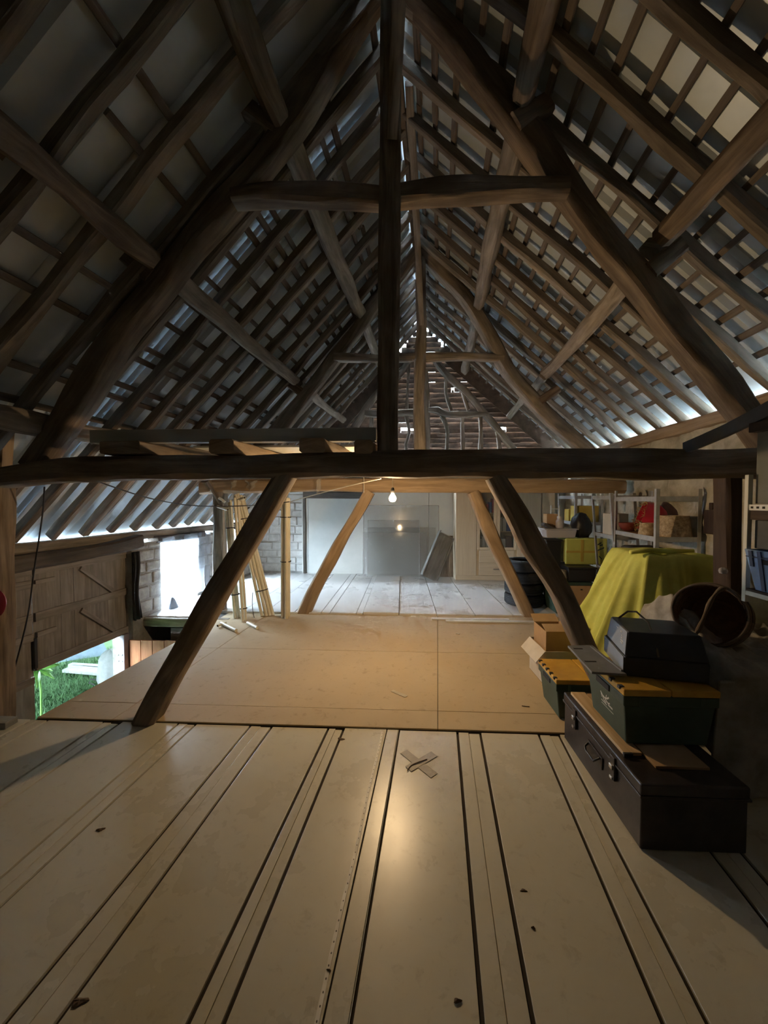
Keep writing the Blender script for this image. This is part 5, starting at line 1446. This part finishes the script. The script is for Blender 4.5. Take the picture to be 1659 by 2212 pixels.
# red bowl with straw, maroon bowl
m = MB(); m.lathe([(0.0, -.15), (.06, -.146), (.11, -.11), (.148, -.05), (.16, .02), (.15, .09), (.142, .09), (.15, .02), (.14, -.045), (.10, -.10), (0, -.135)], 40,
                  Matrix.Translation(W(2.40, 4.50, 1.225 + .172)) @ Matrix.Scale(1.06, 4) @ Matrix.Rotation(math.radians(72), 4, Vector((-0.35, -0.94, 0)))); rb = solo(m, 'red_bowl', 'red', 'large glossy crimson bowl tipped on its side on the shelf', 'bowl', None, smooth=60)
m = MB(); rn = random.Random(9)
T = Matrix.Translation(W(2.40, 4.50, 1.225 + .172)) @ Matrix.Scale(1.06, 4) @ Matrix.Rotation(math.radians(72), 4, Vector((-0.35, -0.94, 0)))
for k in range(90):
    th = rn.uniform(0, 6.28); a = Vector((.15 * math.cos(th), .15 * math.sin(th), .085)); d = Vector((rn.uniform(-1, 1) * .05, rn.uniform(-1, 1) * .05, rn.uniform(-.01, .05)))
    m.tube([T @ a, T @ (a + d)], .0025, 4, False)
sw = m.build('straw_trim', 'straw', rb); sw['kind'] = 'stuff'
m = MB(); m.lathe([(.05, 0.0), (.09, .02), (.125, .07), (.135, .12), (.127, .12), (.115, .075), (.08, .03), (0, .02)], 36, Matrix.Translation(W(2.26, 4.69, 1.226)) @ Matrix.Scale(.82, 4)); solo(m, 'maroon_bowl', 'maroon', 'dark maroon bowl on the shelf left of the crimson one', 'bowl', None, smooth=60)
m = MB(); m.slab(2.36, 2.40, 4.20, 4.40, 1.223, 1.40); solo(m, 'white_card', 'whitecard', 'white printed card standing between the shelf baskets', 'card', None, bevel=.002)
# suitcase on the level below
sc = thing('suitcase', 'dark grey suitcase lying on the shelf above the lime cloth', 'suitcase', W(2.36, 4.35, .843))
m = MB(); m.slab(2.17, 2.55, 3.98, 4.74, .843, .95); m.build('body', 'charboard', sc, bevel=.03); m = MB(); m.slab(2.172, 2.548, 3.985, 4.735, .952, 1.06); m.build('lid', 'charboard', sc, bevel=.04)
m = MB(); m.slab(2.155, 2.169, 4.3, 4.42, .91, .93); m.build('handle', 'black', sc, bevel=.004)
# items on the leaning unit
m = MB(); m.slab(2.20, 2.40, 5.0, 5.28, 1.145, 1.42); solo(m, 'white_box', 'whitecard', 'off-white carton on the upper leaning shelf', 'box', None, bevel=.006)
m = MB(); m.lathe([(0, 0), (.13, .005), (.14, .05), (.10, .11), (.04, .14), (0, .145)], 24, Matrix.Translation(W(2.365, 5.16, .684)) @ Matrix.Scale(.8, 4), lambda th, z, i: .02 * math.sin(3 * th + 9 * z)); solo(m, 'cloth_bundle', 'blanket', 'brownish cloth bundle on the middle leaning shelf', 'bundle', None, smooth=180)
# mustard boxes on the far unit
m = MB(); m.slab(2.16, 2.5, 6.14, 6.42, 1.243, 1.50); solo(m, 'mustard_box', 'yellowcard', 'larger mustard yellow box on the farthest shelving', 'box', 'mustard boxes', bevel=.004)
m = MB(); m.slab(2.16, 2.5, 6.5, 6.72, 1.243, 1.44); solo(m, 'mustard_box', 'yellowcard', 'smaller mustard yellow box towards the far end of the shelving', 'box', 'mustard boxes', bevel=.004)
for i, (y, w, h, mt, lab) in enumerate(((3.98, .05, .30, 'whiteb', 'white spine'), )):
    pass
# white rack in front of the cupboards
wk = thing('clothes_rack', 'thin white metal rack standing before the narrow cupboard', 'rack', at(1192, 1315, 6.7) * Vector((1, 1, 0)) if False else Vector((at(1192, 1200, 6.7).x, 6.7, FZ)))
xa, xb = at(1189, 1200, 6.7).x, at(1207, 1200, 6.7).x
for x in (xa, xb):
    m = MB(); m.tube([(x, 6.7, FZ + .002), (x, 6.7, 1.50)], .011, 8); m.build('upright', 'white', wk, 60)
for z in (0.4, 0.9, 1.44):
    m = MB(); m.tube([(xa, 6.7, z), (xb, 6.7, z)], .008, 8); m.build('rung', 'white', wk, 60)
# stack of totes and bins between tyres and shelves
def at5(px, y=5.35): return at(px, 1200, y).x
gx0, gx1 = at5(1200), at5(1281)
tg = thing('plastic_tote', 'tall dark green tote at the bottom of the stack by the shelves', 'storage tote', Vector(((gx0 + gx1) / 2, 5.5, FZ)))
pbox(tg, 'body', 'green', gx0, gx1, 5.32, 5.82, FZ + .004, .43, .012, .94); pbox(tg, 'lid', 'green', gx0 - .01, gx1 + .01, 5.31, 5.83, .431, .468, .006)
m = MB(); a, c = at(1232, 1300, 5.28), at(1281, 1300, 5.28); m.hexa(V((a.x, 5.22, FZ + .004), (c.x, 5.22, FZ + .004), (c.x, 5.228, FZ + .004), (a.x, 5.228, FZ + .004), (a.x, 5.30, .43), (c.x, 5.30, .43), (c.x, 5.308, .43), (a.x, 5.308, .43)))
cf = solo(m, 'cardboard_flat', 'card', 'flat piece of cardboard leaning against the dark green tote', 'cardboard'); pbox(cf, 'punched_hole', 'blackmatt', (a.x + c.x) / 2 - .012, (a.x + c.x) / 2 + .012, 5.283, 5.289, .375, .39, 0)
bx0, bx1 = at(1226, 1200, 5.4).x, at(1278, 1200, 5.4).x
tb_ = thing('plastic_tote', 'black tote on top of the dark green tote', 'storage tote', Vector(((bx0 + bx1) / 2, 5.6, .469)))
pbox(tb_, 'body', 'black', bx0, bx1 + .05, 5.36, 5.82, .470, .645, .01, .95); pbox(tb_, 'lid', 'black', bx0 - .008, bx1 + .058, 5.35, 5.83, .646, .672, .005)
gb = MB(); gb.lathe([(0, 0), (.09, .004), (.10, .06), (.085, .13), (0.06, .15), (0, .155)], 20, Matrix.Translation((at(1206, 1200, 5.45).x + .04, 5.47, .469)), lambda th, z, i: .012 * math.sin(5 * th + 20 * z)); solo(gb, 'fabric_bag', 'blanket', 'folded grey fabric bag beside the black tote', 'bag', None, smooth=180)
lx0, lx1 = at(1219, 1200, 5.6).x, at(1309, 1200, 5.6).x
lt = thing('plastic_tote', 'lime green tote on its side with its lid facing the room', 'storage tote', Vector(((lx0 + lx1) / 2, 5.75, .673)))
pbox(lt, 'body', 'lime', lx0 + .02, lx1 - .02, 5.60, 5.92, .69, 1.03, .02); ll = pbox(lt, 'lid', 'lime', lx0, lx1, 5.56, 5.598, .675, 1.05, .018)
pbox(ll, 'lid_band', 'yellowcard', lx0 + .01, lx1 - .12, 5.556, 5.561, .845, .875, 0); pbox(ll, 'lid_band', 'yellowcard', lx0 + .21, lx0 + .25, 5.555, 5.5605, .72, 1.03, 0)
em2 = MB(); cxm = lx1 - .14
for (a, c) in (((0, .10), (.05, .13)), ((.0, .02), (.09, .06)), ((.02, -.06), (.06, -.10)), ((.03, .09), (.07, .10))):
    em2.hexa(V((cxm + a[0], 5.554, .86 + a[1] - .008), (cxm + c[0], 5.554, .86 + c[1] - .008), (cxm + c[0], 5.5595, .86 + c[1] - .008), (cxm + a[0], 5.5595, .86 + a[1] - .008), (cxm + a[0], 5.554, .86 + a[1] + .008), (cxm + c[0], 5.554, .86 + c[1] + .008), (cxm + c[0], 5.5595, .86 + c[1] + .008), (cxm + a[0], 5.5595, .86 + a[1] + .008)))
em2.build('dark_marks', 'green', ll)
kx0, kx1 = at(1187, 1200, 5.5).x, at(1221, 1200, 5.5).x
bn = thing('storage_bin', 'glossy black bin under the clear tub', 'bin', Vector(((kx0 + kx1) / 2, 5.75, .62)))
pbox(bn, 'body', 'black', kx0, kx1, 5.62, 5.9, .47, 1.00, .012, .9); pbox(bn, 'rim', 'black', kx0 - .008, kx1 + .008, 5.61, 5.91, 1.001, 1.025, .004)
ux0, ux1 = at(1179, 1200, 5.5).x, at(1250, 1200, 5.5).x
ct = thing('clear_tub', 'clear plastic tub of papers on top of the black bin', 'tub', Vector(((ux0 + ux1) / 2, 5.72, 1.052)))
pbox(ct, 'body', 'cleartub', ux0 + .02, ux1, 5.56, 5.9, 1.053, 1.17, .012, .92); pbox(ct, 'rim', 'cleartub', ux0, ux1 + .02, 5.545, 5.915, 1.171, 1.186, .004)
m = MB(); m.box((ux0 + .08, 5.66, 1.21), (.16, .12, .045), Matrix.Translation((ux0 + .08, 5.66, 1.21)) @ Matrix.Rotation(.5, 4, 'Y') @ Matrix.Translation((-ux0 - .08, -5.66, -1.21))); solo(m, 'paper_stack', 'charboard', 'grey folded papers sticking out of the clear tub', 'papers', None, bevel=.004)
jar = thing('glass_jar', 'clear glass jar with grey lid standing in the tub', 'jar', Vector((ux0 + .25, 5.66, 1.188)))
m = MB(); m.lathe([(0, 0), (.05, .001), (.055, .02), (.055, .10), (.04, .125), (.038, .14)], 20, Matrix.Translation((ux0 + .25, 5.66, 1.188))); m.build('body', 'cleartub', jar, 60); m = MB(); m.lathe([(.0, .172), (.038, .171), (.04, .141), (0, .1405)], 20, Matrix.Translation((ux0 + .25, 5.66, 1.188))); m.build('lid', 'galv', jar, 50)
m = MB(); m.box((ux0 + .17, 5.80, 1.29), (.16, .14, .2)); solo(m, 'brown_carton', 'card', 'small brown carton behind the glass jar', 'carton', None, bevel=.004)
m = MB(); bgx = at(1262, 1200, 5.6).x; m.lathe([(0, 0), (.10, .004), (.125, .08), (.13, .18), (.10, .28), (.05, .34), (0, .36)], 30, Matrix.Translation((bgx, 5.72, 1.052)), lambda th, z, i: .018 * math.sin(5 * th + 25 * z) + .01 * math.sin(11 * th - 30 * z)); solo(m, 'bin_bag', 'black', 'shiny black bin bag on the lime tote', 'bag', None, smooth=180)
# dark board with a narrow top against the limewashed wall
pd = thing('hanging_paddle', 'dark board with a short handle hanging on the limewashed wall', 'paddle', W(UR - .03, 3.79, 1.26))
m = MB(); m.slab(UR - .05, UR - .032, 3.70, 3.88, 1.27, 1.50); m.build('board', 'darkbrown', pd, bevel=.02); m = MB(); m.slab(UR - .05, UR - .032, 3.765, 3.815, 1.501, 1.57); m.build('grip', 'darkbrown', pd, bevel=.008)
m = MB(); m.sweep([W(UR - .04, 3.63, 0.95), W(UR - .04, 3.63, 1.55)], .03, .02, (1, 0, 0), .002, 5); solo(m, 'wall_batten', 'newwood', 'slim wooden batten fixed beside the hanging paddle', 'batten', None, smooth=40)
m = MB(); m.tube([at(1265 + 20 * math.cos(k / 24 * 6.283), 962 + 10 * math.sin(k / 24 * 6.283), Y1 + .3) for k in range(25)], .006, 6)

# ------------------------------------------------------------------ seen through the lower doorway
gr = MB(); rn = random.Random(4)
for k in range(9000):
    px, py = rn.uniform(20, 260), rn.uniform(1405, 1570)
    p = flo(px, py, GROUND); p.z = GROUND + 0.05 * math.sin(p.x * 0.9 + 1) * math.cos(p.y * 0.7)
    if p.y > 13: continue
    h = rn.uniform(.03, .10) * (1.6 if rn.random() < .15 else 1); a = rn.uniform(0, 6.28); w = .006
    d = Vector((math.cos(a), math.sin(a), 0)); l = Vector((rn.uniform(-.04, .04), rn.uniform(-.04, .04), h))
    gr.add([p - d * w, p + d * w, p + l], [(0, 1, 2)])
o = gr.build('grass', 'blade'); tag(o, 'short tufty grass on the lawn outside the doorway', 'grass', None, 'stuff')
b = MB(); b.box((-11.6, 11, GROUND + 1.1), (0.3, 30, 2.3)); o = b.build('wall_garden', 'render_wall'); tag(o, 'pale rendered garden wall across the lawn', 'wall', None, 'structure')
a, c = flo(108, 1440, GROUND), flo(236, 1420, GROUND)
m = MB(); hgt = .55; bk_ = Vector((-.35, .12, 0))
m.hexa([a + Vector((0, 0, .06)), c + Vector((0, 0, .06)), c + Vector((-.03, .01, .06)), a + Vector((-.03, .01, .06)), a + bk_ + Vector((0, 0, hgt)), c + bk_ + Vector((0, 0, hgt)), c + bk_ + Vector((-.03, .01, hgt)), a + bk_ + Vector((-.03, .01, hgt))])
solo(m, 'slate_sheet', 'slate', 'long slate blue sheet leaning on the lawn outside', 'sheet')
lay('white board lying on the grass outside', flo(146, 1455, GROUND), flo(222, 1462, GROUND), .22, .06, 'dullwhite', 'white_board', 'board', GROUND + .07)
lay('second thinner white board on the grass beyond the first', flo(152, 1446, GROUND), flo(216, 1450, GROUND), .10, .06, 'dullwhite', 'white_board', 'board', GROUND + .07)
p = flo(240, 1478, GROUND)
bag = MB(); bag.lathe([(0, 0.02), (.30, .03), (.36, .15), (.35, .4), (.30, .62), (.2, .74), (.1, .8), (0, .82)], 28, Matrix.Translation(p) @ Matrix.Diagonal((.62, .62, .85, 1)), lambda th, z, i: .03 * math.sin(4 * th + 6 * z) + .015 * math.sin(9 * th))
bo = solo(bag, 'builders_bag', 'dullwhite', 'bulky white sack standing on the lawn by the door post', 'sack', None, smooth=180)
m = MB(); m.tube([p + Vector((-.20, -.12, .14)), p + Vector((-.28, -.16, .17)), p + Vector((-.30, -.17, .10)), p + Vector((-.22, -.14, .05))], .014, 8); m.build('handle_loop', 'black', bo, 60)
# leafy plant in front of the opening
lp = onx(84, 1446, -4.75)
pt_ = thing('leafy_plant', 'bright green palmate leaves outside beside the plank door', 'plant', Vector((lp.x, lp.y, GROUND + .03)))
m = MB(); m.tube([Vector((lp.x, lp.y, GROUND + .03)), Vector((lp.x + .02, lp.y, lp.z - .3)), lp], .012, 6); m.build('stem', 'leaf', pt_, 60)
for k in range(11):
    a = k / 11 * 6.283; m = MB(); d = Vector((math.cos(a) * .5, math.sin(a), -.15 + .35 * math.sin(a * 2))).normalized(); n = d.cross(Vector((1, 0, .3))).normalized()
    L_ = .22
    vs = []
    for j in range(6):
        t = j / 5; w = .035 * math.sin(math.pi * (t * .9 + .08)); q = lp + d * L_ * t - Vector((0, 0, .06 * t * t))
        vs += [q - n * w, q + n * w]
    m.add(vs, [(2 * j, 2 * j + 1, 2 * j + 3, 2 * j + 2) for j in range(5)]); m.build('leaf', 'leaf', pt_, 180, solid=.002)
